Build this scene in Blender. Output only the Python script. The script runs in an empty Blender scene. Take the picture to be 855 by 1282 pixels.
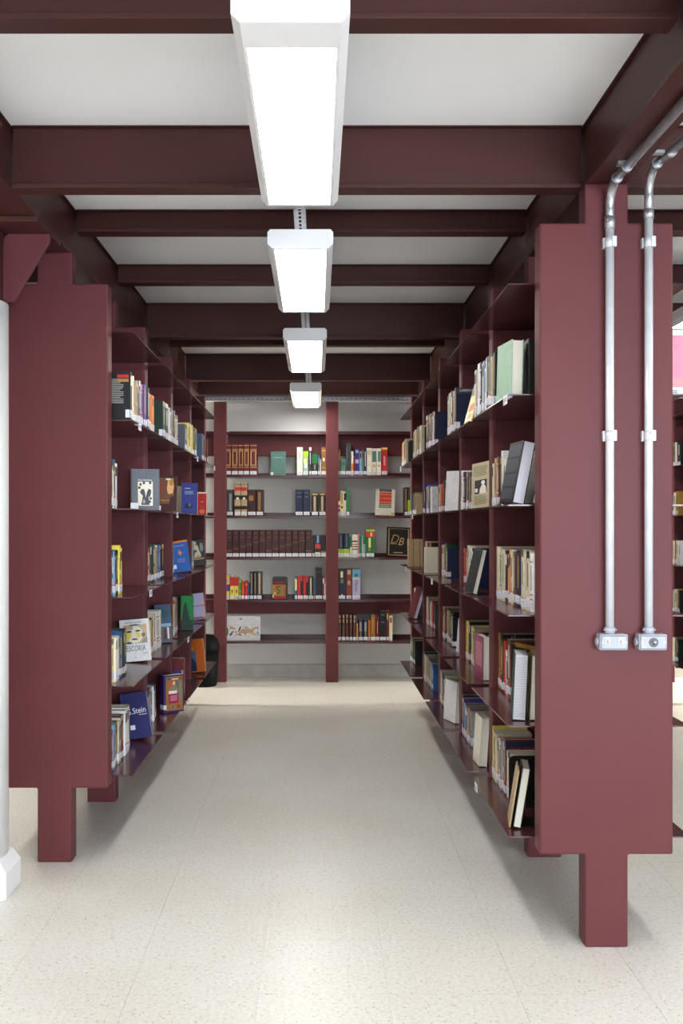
import bpy, math, random
from mathutils import Matrix, Vector

random.seed(11)
SC = bpy.context.scene
COL = SC.collection
R = math.radians

# ------------------------------------------------------------------ camera
cam_d = bpy.data.cameras.new('camera')
cam = bpy.data.objects.new('camera', cam_d)
COL.objects.link(cam)
cam.location = (0, 0, 1.5)
cam.rotation_euler = (R(90), 0, 0)
cam_d.sensor_fit = 'VERTICAL'
cam_d.sensor_height = 36.0
cam_d.lens = 36.0 * 1246 / 1282
cam_d.shift_x = 31.5 / 1282
cam_d.shift_y = 16.0 / 1282
cam_d.clip_start = 0.05
SC.camera = cam

# ------------------------------------------------------------------ exposure, world, daylight
SC.view_settings.view_transform = 'Standard'
SC.view_settings.look = 'None'
SC.view_settings.gamma = 1.0
SC.view_settings.use_curve_mapping = False
SC.view_settings.exposure = 0.34
LAMP_POWER = 15.0
DAY_POWER = 140.0

world = bpy.data.worlds.new('world')
SC.world = world
world.use_nodes = True
world.node_tree.nodes['Background'].inputs[0].default_value = (0.75, 0.86, 1.0, 1)
world.node_tree.nodes['Background'].inputs[1].default_value = 1.5

WINDOWS = [(-4.6, 1.7), (-1.9, 1.7), (1.9, 1.9), (4.4, 1.9)]     # centre x, width, in the wall behind the camera
for wx, ww in WINDOWS:
    ld = bpy.data.lights.new('daylight', 'AREA')
    ld.shape = 'RECTANGLE'
    ld.size = ww - 0.1
    ld.size_y = 1.8
    ld.energy = DAY_POWER * (1.6 if wx > 0 else 0.15)
    ld.color = (0.83, 0.915, 1.0)
    lo = bpy.data.objects.new('daylight', ld)
    COL.objects.link(lo)
    lo.location = (wx, -4.40, 1.65)
    lo.rotation_euler = (R(90), 0, 0)          # shines towards +Y, into the hall

CORRIDOR = (8.45, 9.40)                        # unseen windows added at both corridor ends to brighten the far floor
for sx, X in ((1, -6.5), (-1, 7.3)):
    ld = bpy.data.lights.new('corridor_side_fill', 'AREA')
    ld.shape = 'RECTANGLE'; ld.size = 0.85; ld.size_y = 1.8; ld.energy = 480; ld.color = (1.0, 0.93, 0.77)
    lo = bpy.data.objects.new('corridor_side_fill', ld); COL.objects.link(lo)
    lo.location = (X, (CORRIDOR[0] + CORRIDOR[1]) / 2, 1.6)
    lo.rotation_euler = (R(90), 0, R(-90) if sx > 0 else R(90))

# ------------------------------------------------------------------ materials
def new_mat(name):
    m = bpy.data.materials.new(name)
    m.use_nodes = True
    nt = m.node_tree
    return m, nt, nt.nodes['Principled BSDF']

def noise_mix(nt, bsdf, c1, c2, scale, detail=3, coord='Object', lo=0.35, hi=0.65):
    tc = nt.nodes.new('ShaderNodeTexCoord')
    nz = nt.nodes.new('ShaderNodeTexNoise')
    nz.inputs['Scale'].default_value = scale
    nz.inputs['Detail'].default_value = detail
    rp = nt.nodes.new('ShaderNodeValToRGB')
    rp.color_ramp.elements[0].position = lo
    rp.color_ramp.elements[1].position = hi
    rp.color_ramp.elements[0].color = (*c1, 1)
    rp.color_ramp.elements[1].color = (*c2, 1)
    nt.links.new(tc.outputs[coord], nz.inputs['Vector'])
    nt.links.new(nz.outputs['Fac'], rp.inputs['Fac'])
    nt.links.new(rp.outputs['Color'], bsdf.inputs['Base Color'])
    return nz

def plain(name, c1, rough=0.5, metal=0.0, c2=None, scale=6, spec=None):
    m, nt, b = new_mat(name)
    if c2 is None:
        c2 = tuple(min(1, v * 1.08) for v in c1)
    nz = noise_mix(nt, b, c1, c2, scale)
    b.inputs['Roughness'].default_value = rough
    b.inputs['Metallic'].default_value = metal
    if spec is not None:
        b.inputs['Specular IOR Level'].default_value = spec
    return m

STEEL = (0.114, 0.032, 0.0355)
M = {}
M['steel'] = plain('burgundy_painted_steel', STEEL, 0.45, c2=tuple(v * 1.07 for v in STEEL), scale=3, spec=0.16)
M['beam'] = plain('dark_burgundy_beam', (0.056, 0.0175, 0.0155), 0.45, c2=(0.062, 0.0195, 0.017), scale=2, spec=0.25)  # darker, browner burgundy than on the panels
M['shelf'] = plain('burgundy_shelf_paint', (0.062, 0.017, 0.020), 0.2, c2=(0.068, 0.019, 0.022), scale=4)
M['ceiling'] = plain('white_ceiling_board', (0.90, 0.908, 0.935), 0.8, c2=(0.92, 0.928, 0.955), scale=1.2)
M['wall'] = plain('cream_wall_paint', (0.64, 0.64, 0.635), 0.7, c2=(0.68, 0.68, 0.675), scale=1.5)
M['base'] = plain('grey_skirting', (0.42, 0.41, 0.39), 0.6, c2=(0.5, 0.49, 0.46), scale=9)
M['column'] = plain('white_column_paint', (0.82, 0.83, 0.84), 0.45, c2=(0.86, 0.87, 0.88), scale=3)
M['lamp'] = plain('white_lamp_enamel', (0.84, 0.84, 0.86), 0.35, c2=(0.87, 0.87, 0.89), scale=3)
M['zinc'] = plain('galvanised_steel', (0.42, 0.43, 0.46), 0.36, 0.85, c2=(0.52, 0.53, 0.56), scale=30)
M['alu'] = plain('white_conduit_paint', (0.60, 0.62, 0.66), 0.3, 0.25, c2=(0.66, 0.68, 0.71), scale=20)
M['box'] = plain('light_grey_plastic', (0.33, 0.345, 0.40), 0.4, c2=(0.36, 0.375, 0.43), scale=15)
M['black'] = plain('black_enamel', (0.008, 0.008, 0.009), 0.35, c2=(0.013, 0.013, 0.014), scale=10)
M['dark'] = plain('dark_matt', (0.003, 0.003, 0.0035), 0.6, c2=(0.005, 0.005, 0.0055), scale=12, spec=0.08)
M['paper'] = plain('white_tag_paper', (0.78, 0.79, 0.84), 0.6, c2=(0.83, 0.84, 0.88), scale=20)
M['grout'] = plain('grout', (0.55, 0.53, 0.47), 0.7, scale=8)
M['winframe'] = plain('window_frame_paint', (0.6, 0.6, 0.6), 0.5)
mg, ntg, bg = new_mat('window_glass')
bg.inputs['Base Color'].default_value = (0.95, 0.97, 1, 1)
bg.inputs['Roughness'].default_value = 0.05
bg.inputs['Transmission Weight'].default_value = 1.0
bg.inputs['IOR'].default_value = 1.05
M['glass'] = mg
# lamp diffuser: gives off light
md, ntd, bd = new_mat('lamp_diffuser')
bd.inputs['Base Color'].default_value = (0.9, 0.9, 0.9, 1)
bd.inputs['Emission Color'].default_value = (1.0, 0.975, 0.93, 1)
bd.inputs['Emission Strength'].default_value = LAMP_POWER
M['diffuser'] = md
# floor: pale speckled vinyl, waxed
mf, ntf, bf = new_mat('speckled_floor_tile')
tc = ntf.nodes.new('ShaderNodeTexCoord')
geo = ntf.nodes.new('ShaderNodeNewGeometry')
vor = ntf.nodes.new('ShaderNodeTexVoronoi'); vor.inputs['Scale'].default_value = 55
nz1 = ntf.nodes.new('ShaderNodeTexNoise'); nz1.inputs['Scale'].default_value = 70; nz1.inputs['Detail'].default_value = 2
nz2 = ntf.nodes.new('ShaderNodeTexNoise'); nz2.inputs['Scale'].default_value = 1.1; nz2.inputs['Detail'].default_value = 5
for n in (vor, nz1, nz2):
    ntf.links.new(geo.outputs['Position'], n.inputs['Vector'])
r1 = ntf.nodes.new('ShaderNodeValToRGB')
r1.color_ramp.elements[0].position = 0.06; r1.color_ramp.elements[0].color = (0.40, 0.33, 0.22, 1)
r1.color_ramp.elements[1].position = 0.22; r1.color_ramp.elements[1].color = (0.76, 0.755, 0.725, 1)
r2 = ntf.nodes.new('ShaderNodeValToRGB')
r2.color_ramp.elements[0].position = 0.3; r2.color_ramp.elements[0].color = (0.86, 0.85, 0.82, 1)
r2.color_ramp.elements[1].position = 0.6; r2.color_ramp.elements[1].color = (1, 1, 1, 1)
r3 = ntf.nodes.new('ShaderNodeValToRGB')
r3.color_ramp.elements[0].position = 0.32; r3.color_ramp.elements[0].color = (0.90, 0.88, 0.84, 1)
r3.color_ramp.elements[1].position = 0.68; r3.color_ramp.elements[1].color = (1, 1, 1, 1)
ntf.links.new(vor.outputs['Distance'], r1.inputs['Fac'])
ntf.links.new(nz1.outputs['Fac'], r2.inputs['Fac'])
ntf.links.new(nz2.outputs['Fac'], r3.inputs['Fac'])
mx1 = ntf.nodes.new('ShaderNodeMix'); mx1.data_type = 'RGBA'; mx1.blend_type = 'MULTIPLY'; mx1.inputs['Factor'].default_value = 1
mx2 = ntf.nodes.new('ShaderNodeMix'); mx2.data_type = 'RGBA'; mx2.blend_type = 'MULTIPLY'; mx2.inputs['Factor'].default_value = 1
ntf.links.new(r1.outputs['Color'], mx1.inputs['A']); ntf.links.new(r2.outputs['Color'], mx1.inputs['B'])
ntf.links.new(mx1.outputs['Result'], mx2.inputs['A']); ntf.links.new(r3.outputs['Color'], mx2.inputs['B'])
ntf.links.new(mx2.outputs['Result'], bf.inputs['Base Color'])
bf.inputs['Roughness'].default_value = 0.30
M['floor'] = mf

def attr_mat(name, rough, wear):
    """base colour from the mesh's own paint attribute, with a fine noise of wear"""
    m, nt, b = new_mat(name)
    at = nt.nodes.new('ShaderNodeAttribute'); at.attribute_name = 'Col'
    tc = nt.nodes.new('ShaderNodeTexCoord')
    nz = nt.nodes.new('ShaderNodeTexNoise'); nz.inputs['Scale'].default_value = 40; nz.inputs['Detail'].default_value = 4
    mr = nt.nodes.new('ShaderNodeMapRange')
    mr.inputs['From Min'].default_value = 0.3; mr.inputs['From Max'].default_value = 0.7
    mr.inputs['To Min'].default_value = 1 - wear; mr.inputs['To Max'].default_value = 1.0
    mx = nt.nodes.new('ShaderNodeMix'); mx.data_type = 'RGBA'; mx.blend_type = 'MULTIPLY'; mx.inputs['Factor'].default_value = 1
    nt.links.new(tc.outputs['Object'], nz.inputs['Vector'])
    nt.links.new(nz.outputs['Fac'], mr.inputs['Value'])
    nt.links.new(at.outputs['Color'], mx.inputs['A'])
    nt.links.new(mr.outputs['Result'], mx.inputs['B'])
    nt.links.new(mx.outputs['Result'], b.inputs['Base Color'])
    b.inputs['Roughness'].default_value = rough
    b.inputs['Specular IOR Level'].default_value = 0.32
    return m
M['cover'] = attr_mat('book_cover', 0.42, 0.18)
M['print'] = attr_mat('printed_ink', 0.45, 0.06)
# page block: fine paper lines along the thickness
mp, ntp, bp = new_mat('paper_page_edges')
at = ntp.nodes.new('ShaderNodeAttribute'); at.attribute_name = 'Col'
tc = ntp.nodes.new('ShaderNodeTexCoord')
wv = ntp.nodes.new('ShaderNodeTexWave'); wv.bands_direction = 'Y'; wv.inputs['Scale'].default_value = 55; wv.inputs['Distortion'].default_value = 1.5
mr = ntp.nodes.new('ShaderNodeMapRange'); mr.inputs['To Min'].default_value = 0.86; mr.inputs['To Max'].default_value = 1.0
mx = ntp.nodes.new('ShaderNodeMix'); mx.data_type = 'RGBA'; mx.blend_type = 'MULTIPLY'; mx.inputs['Factor'].default_value = 1
ntp.links.new(tc.outputs['Object'], wv.inputs['Vector'])
ntp.links.new(wv.outputs['Color'], mr.inputs['Value'])
ntp.links.new(at.outputs['Color'], mx.inputs['A']); ntp.links.new(mr.outputs['Result'], mx.inputs['B'])
ntp.links.new(mx.outputs['Result'], bp.inputs['Base Color'])
bp.inputs['Roughness'].default_value = 0.8
M['pages'] = mp

# ------------------------------------------------------------------ mesh helpers
class MB:
    """collects boxes, prisms, tubes and quads into ONE mesh object"""
    def __init__(s):
        s.v, s.f, s.c, s.sm = [], [], [], []
    def face(s, idx, col=None, smooth=False):
        s.f.append(idx); s.c.append(col or (1, 1, 1)); s.sm.append(smooth)
    def box(s, x0, x1, y0, y1, z0, z1, col=None):
        b = len(s.v)
        s.v += [(x0, y0, z0), (x1, y0, z0), (x1, y1, z0), (x0, y1, z0), (x0, y0, z1), (x1, y0, z1), (x1, y1, z1), (x0, y1, z1)]
        for q in ((0, 3, 2, 1), (4, 5, 6, 7), (0, 1, 5, 4), (1, 2, 6, 5), (2, 3, 7, 6), (3, 0, 4, 7)):
            s.face([b + i for i in q], col)
        return s
    def prism(s, poly, axis, a0, a1, col=None, smooth=False):
        """poly: 2D outline (counter-clockwise) in the two axes other than `axis`, in the order x,y,z"""
        b = len(s.v); n = len(poly)
        def P(p, a):
            return {'x': (a, p[0], p[1]), 'y': (p[0], a, p[1]), 'z': (p[0], p[1], a)}[axis]
        s.v += [P(p, a0) for p in poly] + [P(p, a1) for p in poly]
        flip = axis == 'y'
        lo = list(range(b, b + n)); hi = list(range(b + n, b + 2 * n))
        s.face(lo if flip else lo[::-1], col); s.face(hi[::-1] if flip else hi, col)
        for i in range(n):
            j = (i + 1) % n
            q = [b + i, b + j, b + n + j, b + n + i]
            s.face(q[::-1] if flip else q, col, smooth)
        return s
    def tube(s, pts, r, n=12, col=None, caps=True):
        pts = [Vector(p) for p in pts]
        rings = []
        up = Vector((0.31, 0.17, 0.93)).normalized()
        for i, p in enumerate(pts):
            t = (pts[min(i + 1, len(pts) - 1)] - pts[max(i - 1, 0)]).normalized()
            u = t.cross(up)
            if u.length < 0.05: u = t.cross(Vector((1, 0, 0)))
            u.normalize(); w = t.cross(u)
            b = len(s.v)
            s.v += [tuple(p + u * (r * math.cos(2 * math.pi * k / n)) + w * (r * math.sin(2 * math.pi * k / n))) for k in range(n)]
            rings.append(b)
        for a, b in zip(rings, rings[1:]):
            for k in range(n):
                j = (k + 1) % n
                s.face([a + k, a + j, b + j, b + k], col, True)
        if caps:
            s.face([rings[0] + k for k in range(n)][::-1], col); s.face([rings[-1] + k for k in range(n)], col)
        return s
    def lathe(s, prof, cx, cy, n=32, col=None, rot=0.0):
        """prof: (radius, z) from bottom to top"""
        b = len(s.v); m = len(prof)
        for r_, z in prof:
            s.v += [(cx + r_ * math.cos(2 * math.pi * k / n + rot), cy + r_ * math.sin(2 * math.pi * k / n + rot), z) for k in range(n)]
        for i in range(m - 1):
            for k in range(n):
                j = (k + 1) % n
                s.face([b + i * n + k, b + i * n + j, b + (i + 1) * n + j, b + (i + 1) * n + k], col, n > 12)
        s.face([b + k for k in range(n)][::-1], col); s.face([b + (m - 1) * n + k for k in range(n)], col)
        return s
    def build(s, name, mat, parent=None, bevel=0.0, loc=None):
        me = bpy.data.meshes.new(name)
        me.from_pydata(s.v, [], s.f)
        me.polygons.foreach_set('use_smooth', s.sm)
        ca = me.attributes.new('Col', 'FLOAT_COLOR', 'FACE')
        ca.data.foreach_set('color', [x for c in s.c for x in (*c, 1.0)])
        me.materials.append(M[mat] if isinstance(mat, str) else mat)
        me.update()
        o = bpy.data.objects.new(name, me)
        COL.objects.link(o)
        if parent: o.parent = parent
        if loc: o.location = loc
        if bevel:
            bv = o.modifiers.new('edge', 'BEVEL'); bv.width = bevel; bv.segments = 2; bv.limit_method = 'ANGLE'; bv.angle_limit = R(40)
        return o

def box_obj(name, mat, x0, x1, y0, y1, z0, z1, parent=None, bevel=0.0):
    return MB().box(x0, x1, y0, y1, z0, z1).build(name, mat, parent, bevel)
def empty(name, loc=(0, 0, 0)):
    o = bpy.data.objects.new(name, None); COL.objects.link(o); o.location = loc; o.empty_display_size = 0.1
    return o
def tag(o, label, cat, group=None, kind=None):
    o['label'] = label; o['category'] = cat
    if group: o['group'] = group
    if kind: o['kind'] = kind
    return o
def struct(o, label=None):
    o['kind'] = 'structure'
    if label: o['label'] = label
    return o
def clone(o, parent=None):
    c = o.copy(); COL.objects.link(c); c.parent = parent
    for ch in list(o.children): clone(ch, c)
    return c
def text_geo(s, size, extrude=0.0):
    """letters as flat mesh data: list of verts, list of faces, width"""
    cu = bpy.data.curves.new('lettering', 'FONT'); cu.body = s; cu.size = size; cu.resolution_u = 2
    cu.align_x = 'CENTER'; cu.align_y = 'CENTER'
    ob = bpy.data.objects.new('lettering', cu); COL.objects.link(ob)
    dg = bpy.context.evaluated_depsgraph_get()
    me = ob.evaluated_get(dg).to_mesh()
    vs = [tuple(v.co) for v in me.vertices]; fs = [list(p.vertices) for p in me.polygons]
    ob.evaluated_get(dg).to_mesh_clear()
    bpy.data.objects.remove(ob); bpy.data.curves.remove(cu)
    return vs, fs

# ------------------------------------------------------------------ the room shell
YB = 9.82           # back wall
XL, XR, YF = -6.6, 7.4, -4.6
CZ = 2.937          # ceiling underside
TS = 0.415          # floor tile pitch
fl = struct(box_obj('floor', 'grout', XL, XR, YF, YB, -0.15, -0.003), 'pale speckled floor of large waxed tiles')
tile_me = None
rest = MB()
cnt = 0
x = -0.185 - 16 * TS
ix = 0
tile0 = None
while x < XR:
    y = YB - 35 * TS
    while y < YB - 0.01:
        a0, a1, b0, b1 = max(x, XL), min(x + TS, XR), max(y, YF), min(y + TS, YB)
        g = 0.0005
        if a1 - a0 > 0.01 and b1 - b0 > 0.01:
            near = -2.3 < x and x + TS < 2.75 and y > 2.55
            if near and cnt < 300:
                if tile0 is None:
                    h = TS / 2 - g
                    tile0 = MB().box(-h, h, -h, h, -0.003, 0).build('floor_tile', 'floor', fl)
                    t = tile0
                else:
                    t = tile0.copy(); COL.objects.link(t); t.parent = fl
                t.location = (x + TS / 2, y + TS / 2, random.uniform(-0.0002, 0.0))
                cnt += 1
            else:
                rest.box(a0 + g, a1 - g, b0 + g, b1 - g, -0.003, 0)
        y += TS
    x += TS
r_ = rest.build('outer_floor_tiles', 'floor', fl); r_['kind'] = 'stuff'

struct(box_obj('ceiling', 'ceiling', XL, XR, YF, YB, CZ, CZ + 0.12), 'white ceiling boards between burgundy beams')
struct(box_obj('wall_back', 'wall', XL, XR, YB, YB + 0.15, 0, CZ), 'cream wall behind the wall bookcase')
for nm, xa, xb in (('wall_left', XL - 0.15, XL), ('wall_right', XR, XR + 0.15)):
    w0, w1 = CORRIDOR
    m = MB().box(xa, xb, YF, w0, 0, CZ).box(xa, xb, w1, YB, 0, CZ).box(xa, xb, w0, w1, 0, 0.6).box(xa, xb, w0, w1, 2.6, CZ)
    struct(m.build(nm, 'wall'))
    i = 5 if nm == 'wall_left' else 6
    xm = (xa + xb) / 2
    m = MB().box(xm - 0.04, xm + 0.04, w0, w0 + 0.05, 0.6, 2.6).box(xm - 0.04, xm + 0.04, w1 - 0.05, w1, 0.6, 2.6)
    m.box(xm - 0.04, xm + 0.04, w0 + 0.05, w1 - 0.05, 0.6, 0.65).box(xm - 0.04, xm + 0.04, w0 + 0.05, w1 - 0.05, 2.55, 2.6)
    w = struct(m.build('window_%d' % i, 'winframe'))  # unseen window added to go with the corridor side light
    box_obj('pane', 'glass', xm - 0.003, xm + 0.003, w0 + 0.05, w1 - 0.05, 0.65, 2.55, w)
wf = MB()
xs = XL
for wx, ww in WINDOWS:
    wf.box(xs, wx - ww / 2, YF - 0.15, YF, 0, CZ)
    wf.box(wx - ww / 2, wx + ww / 2, YF - 0.15, YF, 0, 0.7)
    wf.box(wx - ww / 2, wx + ww / 2, YF - 0.15, YF, 2.6, CZ)
    xs = wx + ww / 2
wf.box(xs, XR, YF - 0.15, YF, 0, CZ)
struct(wf.build('wall_front', 'wall'))
for i, (wx, ww) in enumerate(WINDOWS):
    m = MB()
    for a in (wx - ww / 2, wx - 0.03, wx + ww / 2 - 0.06):
        m.box(a, a + 0.06, YF - 0.12, YF - 0.04, 0.7, 2.6)
    m.box(wx - ww / 2, wx + ww / 2, YF - 0.12, YF - 0.04, 0.7, 0.76)
    m.box(wx - ww / 2, wx + ww / 2, YF - 0.12, YF - 0.04, 2.54, 2.6)
    w = struct(m.build('window_%d' % (i + 1), 'winframe'))
    box_obj('pane', 'glass', wx - ww / 2 + 0.06, wx + ww / 2 - 0.06, YF - 0.085, YF - 0.08, 0.76, 2.54, w)
struct(box_obj('baseboard_back', 'base', XL, XR, YB - 0.025, YB, 0, 0.125, bevel=0.004), 'grey stone skirting at the foot of the back wall')

# ------------------------------------------------------------------ ceiling beams (I sections)
def ibeam(name, axis, c, a0, a1, z0, z1, wid, fl_t=0.018, web=0.05, label=''):
    m = MB()
    h = wid / 2
    if axis == 'x':
        m.box(a0, a1, c - h, c + h, z0, z0 + fl_t); m.box(a0, a1, c - web / 2, c + web / 2, z0 + fl_t, z1 - 0.004); m.box(a0, a1, c - h, c + h, z1 - 0.004, z1)
    else:
        m.box(c - h, c + h, a0, a1, z0, z0 + fl_t); m.box(c - web / 2, c + web / 2, a0, a1, z0 + fl_t, z1 - 0.004); m.box(c - h, c + h, a0, a1, z1 - 0.004, z1)
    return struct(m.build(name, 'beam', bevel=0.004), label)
BZ = 2.712
LONG = [-5.55, -3.36, -1.17, 1.03, 3.22, 5.41]
names = {-1.17: 'burgundy steel girder running above the rack beside the column', 1.03: 'burgundy steel girder running above the rack with conduits'}
for c in LONG:
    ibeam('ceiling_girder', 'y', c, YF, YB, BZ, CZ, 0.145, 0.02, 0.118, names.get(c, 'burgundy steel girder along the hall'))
k = -8
for k in range(-7, 7):
    yb = 3.62 + 0.955 * k
    if yb > YB - 0.1: break
    deep = k % 3 == 0 or k == 5
    z0 = BZ if deep else 2.835
    for a, b in zip([XL] + LONG, LONG + [XR]):
        e = 0.0735
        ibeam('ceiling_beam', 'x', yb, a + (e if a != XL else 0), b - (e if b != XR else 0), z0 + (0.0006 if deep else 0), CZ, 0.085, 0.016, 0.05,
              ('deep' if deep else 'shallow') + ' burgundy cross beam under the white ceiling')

# ------------------------------------------------------------------ round column with capital bracket
colm = tag(empty('column', (-1.482, 4.075, 0)), 'round white column on an octagonal plinth beside a book rack', 'column', kind='structure')
MB().lathe([(0.213, 0.15), (0.213, 2.408)], 0, 0, 48).build('shaft', 'column', colm)
ap = 0.243 / math.cos(math.pi / 8)
MB().lathe([(ap, 0), (ap, 0.105), (ap - 0.035, 0.152)], 0, 0, 8, rot=math.pi / 8).build('plinth', 'column', colm, bevel=0.004)
cap = empty('capital', (0, 0, 0)); cap.parent = colm
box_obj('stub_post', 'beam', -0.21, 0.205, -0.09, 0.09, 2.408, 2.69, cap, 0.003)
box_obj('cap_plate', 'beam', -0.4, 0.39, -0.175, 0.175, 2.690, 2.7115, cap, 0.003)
g = MB().prism([(0.205, 2.412), (0.246, 2.412), (0.392, 2.655), (0.392, 2.6895), (0.222, 2.6895), (0.205, 2.672)], 'y', -0.008, 0.008)
g.build('gusset', 'steel', cap, 0.002)
g = MB().prism([(-0.392, 2.6895), (-0.392, 2.655), (-0.246, 2.412), (-0.21, 2.412), (-0.21, 2.6895)], 'y', -0.008, 0.008)
g.build('gusset', 'steel', cap, 0.002)
MB().tube([(0.206, -0.010, 2.415 + i * 0.02) for i in range(13)], 0.0035, 6).build('weld_seam', 'steel', cap)

# ------------------------------------------------------------------ book racks
PT = 0.09                                  # thickness of an upright panel
SZ = [0.366 + 0.4026 * k for k in range(6)]  # shelf heights
def rack(label, cx, y_front, step, bays, side_half=0.2365, over=0.094):
    root = tag(empty('book_rack', (cx, y_front, 0)), label, 'bookshelf', 'double-sided steel book racks')
    s, l, n = side_half, 0.0765, 0.0765
    zb, zt = 0.330, 2.571
    out = [(-l, 0), (l, 0), (l, zb), (s, zb), (s, zt), (n, zt), (n, 2.7115), (-n, 2.7115), (-n, zt), (-s, zt), (-s, zb), (-l, zb)]
    first = None; br0 = None
    panels, shelves = [], {}
    for b in range(bays + 1):
        if first is None:
            p = MB().prism(out, 'y', 0, PT).build('upright_panel', 'steel', root, 0.007); first = p
        else:
            p = first.copy(); COL.objects.link(p); p.parent = root
        p.location = (0, b * step, 0)
        panels.append(p)
        if b > 0:                           # angle brackets under the shelves, on the faces towards the end panel
            for z in SZ:
                if br0 is None:
                    m = MB().box(-s + 0.012, s - 0.012, -0.006, -0.0004, -0.062, -0.008)
                    for bx in (0.04, 0.085, 0.13):
                        for sg in (-1, 1):
                            m.tube([(sg * (s - bx), -0.006, -0.032), (sg * (s - bx), -0.012, -0.032)], 0.009, 8)
                    q = m.build('shelf_bracket', 'steel', p); br0 = q
                else:
                    q = br0.copy(); COL.objects.link(q); q.parent = p
                q.location = (0, 0, z)
    sh0 = None; dv0 = None
    for b in range(bays):
        for k, z in enumerate(SZ):
            if sh0 is None:
                h = s + over
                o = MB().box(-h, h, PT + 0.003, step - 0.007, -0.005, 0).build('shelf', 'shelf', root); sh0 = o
            else:
                o = sh0.copy(); COL.objects.link(o); o.parent = root
            o.location = (0, b * step, z)
            shelves[(b, k)] = o
        if dv0 is None:
            o = MB().box(-0.002, 0.002, PT + 0.003, step - 0.007, SZ[0] + 0.001, SZ[5] - 0.006).build('centre_sheet', 'steel', root); dv0 = o  # unseen divider, added to keep light from the other aisles out
        else:
            o = dv0.copy(); COL.objects.link(o); o.parent = root
        o.location = (0, b * step, 0)
    return root, panels, shelves
RX, RY, RS = 1.0295, 3.53, 0.955
LX, LY, LS = -1.1625, 4.42, 0.96
rackR, panR, shR = rack('burgundy steel book rack with two conduits on its end panel', RX, RY, RS, 5)
rackL, panL, shL = rack('burgundy steel book rack standing behind the white column', LX, LY, LS, 4)
rackN, panN, shN = rack('burgundy steel book rack beyond the rack with conduits', 3.22, RY, RS, 5)
rackM, panM, shM = rack('burgundy steel book rack beyond the rack by the column', -3.36, LY, LS, 4)

# shelf tags clipped on the shelf edges
tag_n = 0
def shelf_tag(shelf, side, ylocal, w=0.07, h=0.032):
    X = side * (0.2365 + 0.094)
    m = MB().box(X - 0.001, X + 0.001, ylocal, ylocal + w, -h, 0.002, (0.8, 0.8, 0.85))
    m.box(X - side * 0.02, X, ylocal, ylocal + w, -0.0075, -0.006, (0.8, 0.8, 0.85))
    for i in range(2):
        m.box(X + side * 0.0012 - 0.0004, X + side * 0.0012 + 0.0004, ylocal + 0.008, ylocal + w - 0.008, -0.012 - i * 0.008, -0.009 - i * 0.008, (0.1, 0.1, 0.12))
    o = m.build('shelf_tag', 'print', shelf)
    o['label'] = 'white paper shelf tag'
for b, k, yl in ((0, 4, 0.12), (4, 4, 0.86), (3, 3, 0.80), (4, 2, 0.40), (2, 2, 0.55), (0, 0, 0.79)):
    shelf_tag(shR[(b, k)], -1, yl)
for b, k, yl in ((0, 4, 0.24), (2, 4, 0.60), (3, 4, 0.80), (1, 3, 0.55), (0, 2, 0.55), (2, 1, 0.1), (2, 0, 0.1)):
    shelf_tag(shL[(b, k)], 1, yl)
shelf_tag(shR[(0, 4)], 1, 0.1, 0.06)

# ------------------------------------------------------------------ wall bookcase
wb = tag(empty('wall_bookcase', (0, 9.42, 0)), 'burgundy wall bookcase with square posts along the back wall', 'bookshelf')
WP = [-0.976 + 1.0675 * i for i in range(-1, 5)]
for X in WP:
    box_obj('post', 'steel', X, X + 0.118, 0.05, 0.14, 0, 2.672, wb, 0.004)
WZ = [0.387, 0.783, 1.187, 1.584, 1.973, 2.384]
for X, X2 in zip(WP, WP[1:]):
    a, b = X + 0.1185, X2 - 0.0005
    for i, z in enumerate(WZ):
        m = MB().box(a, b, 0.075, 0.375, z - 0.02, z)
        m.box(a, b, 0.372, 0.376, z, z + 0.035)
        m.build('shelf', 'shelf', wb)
    box_obj('cross_rail', 'steel', a, b, 0.20, 0.25, 2.165, 2.363, wb, 0.003)
    box_obj('cross_rail', 'steel', a, b, 0.20, 0.25, 0.640, 0.762, wb, 0.003)
    box_obj('edge_rail', 'steel', a, b, 0.19, 0.199, 2.330, 2.340, wb)

# ------------------------------------------------------------------ ceiling lamps on a slotted channel
def lamp(loc, length, label, group, skirt=0.015):
    root = tag(empty('ceiling_lamp', loc), label, 'ceiling lamp', group)
    w = 0.1335
    prof = [(-w + 0.020, 0), (w - 0.020, 0), (w, 0.020), (w, 0.066), (w - 0.011, 0.078), (-w + 0.011, 0.078), (-w, 0.066), (-w, 0.020)]
    # housing: end caps and a hollow body so that the diffuser sits in a rim
    m = MB()
    m.prism(prof, 'y', 0, skirt)
    m.prism(prof, 'y', length - 0.02, length)
    m.prism([(-w + 0.020, 0), (-w + 0.028, 0), (-w + 0.028, 0.045), (w - 0.028, 0.045), (w - 0.028, 0), (w - 0.020, 0), (w, 0.020), (w, 0.066), (w - 0.011, 0.078), (-w + 0.011, 0.078), (-w, 0.066), (-w, 0.020)], 'y', skirt, length - 0.02)
    m.build('housing', 'lamp', root)
    box_obj('diffuser', 'diffuser', -w + 0.029, w - 0.029, skirt + 0.001, length - 0.021, 0.006, 0.012, root)
    return root
LZ = 2.620
lamp((-0.058, 2.219, LZ), 1.28, 'long white fluorescent lamp over the open end of the aisle', 'aisle lamps', 0.12)
lamp((-0.065, 4.034, LZ), 1.22, 'second white fluorescent lamp along the slotted channel above the aisle', 'aisle lamps')
lamp((-0.070, 6.06, LZ), 1.27, 'third white fluorescent lamp along the slotted channel above the aisle', 'aisle lamps')
lamp((-0.090, 8.38, LZ), 1.17, 'small white fluorescent lamp hanging in front of the wall bookcase', 'aisle lamps')
NTH = ['first', 'second', 'third', 'fourth', 'fifth', 'sixth']
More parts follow.
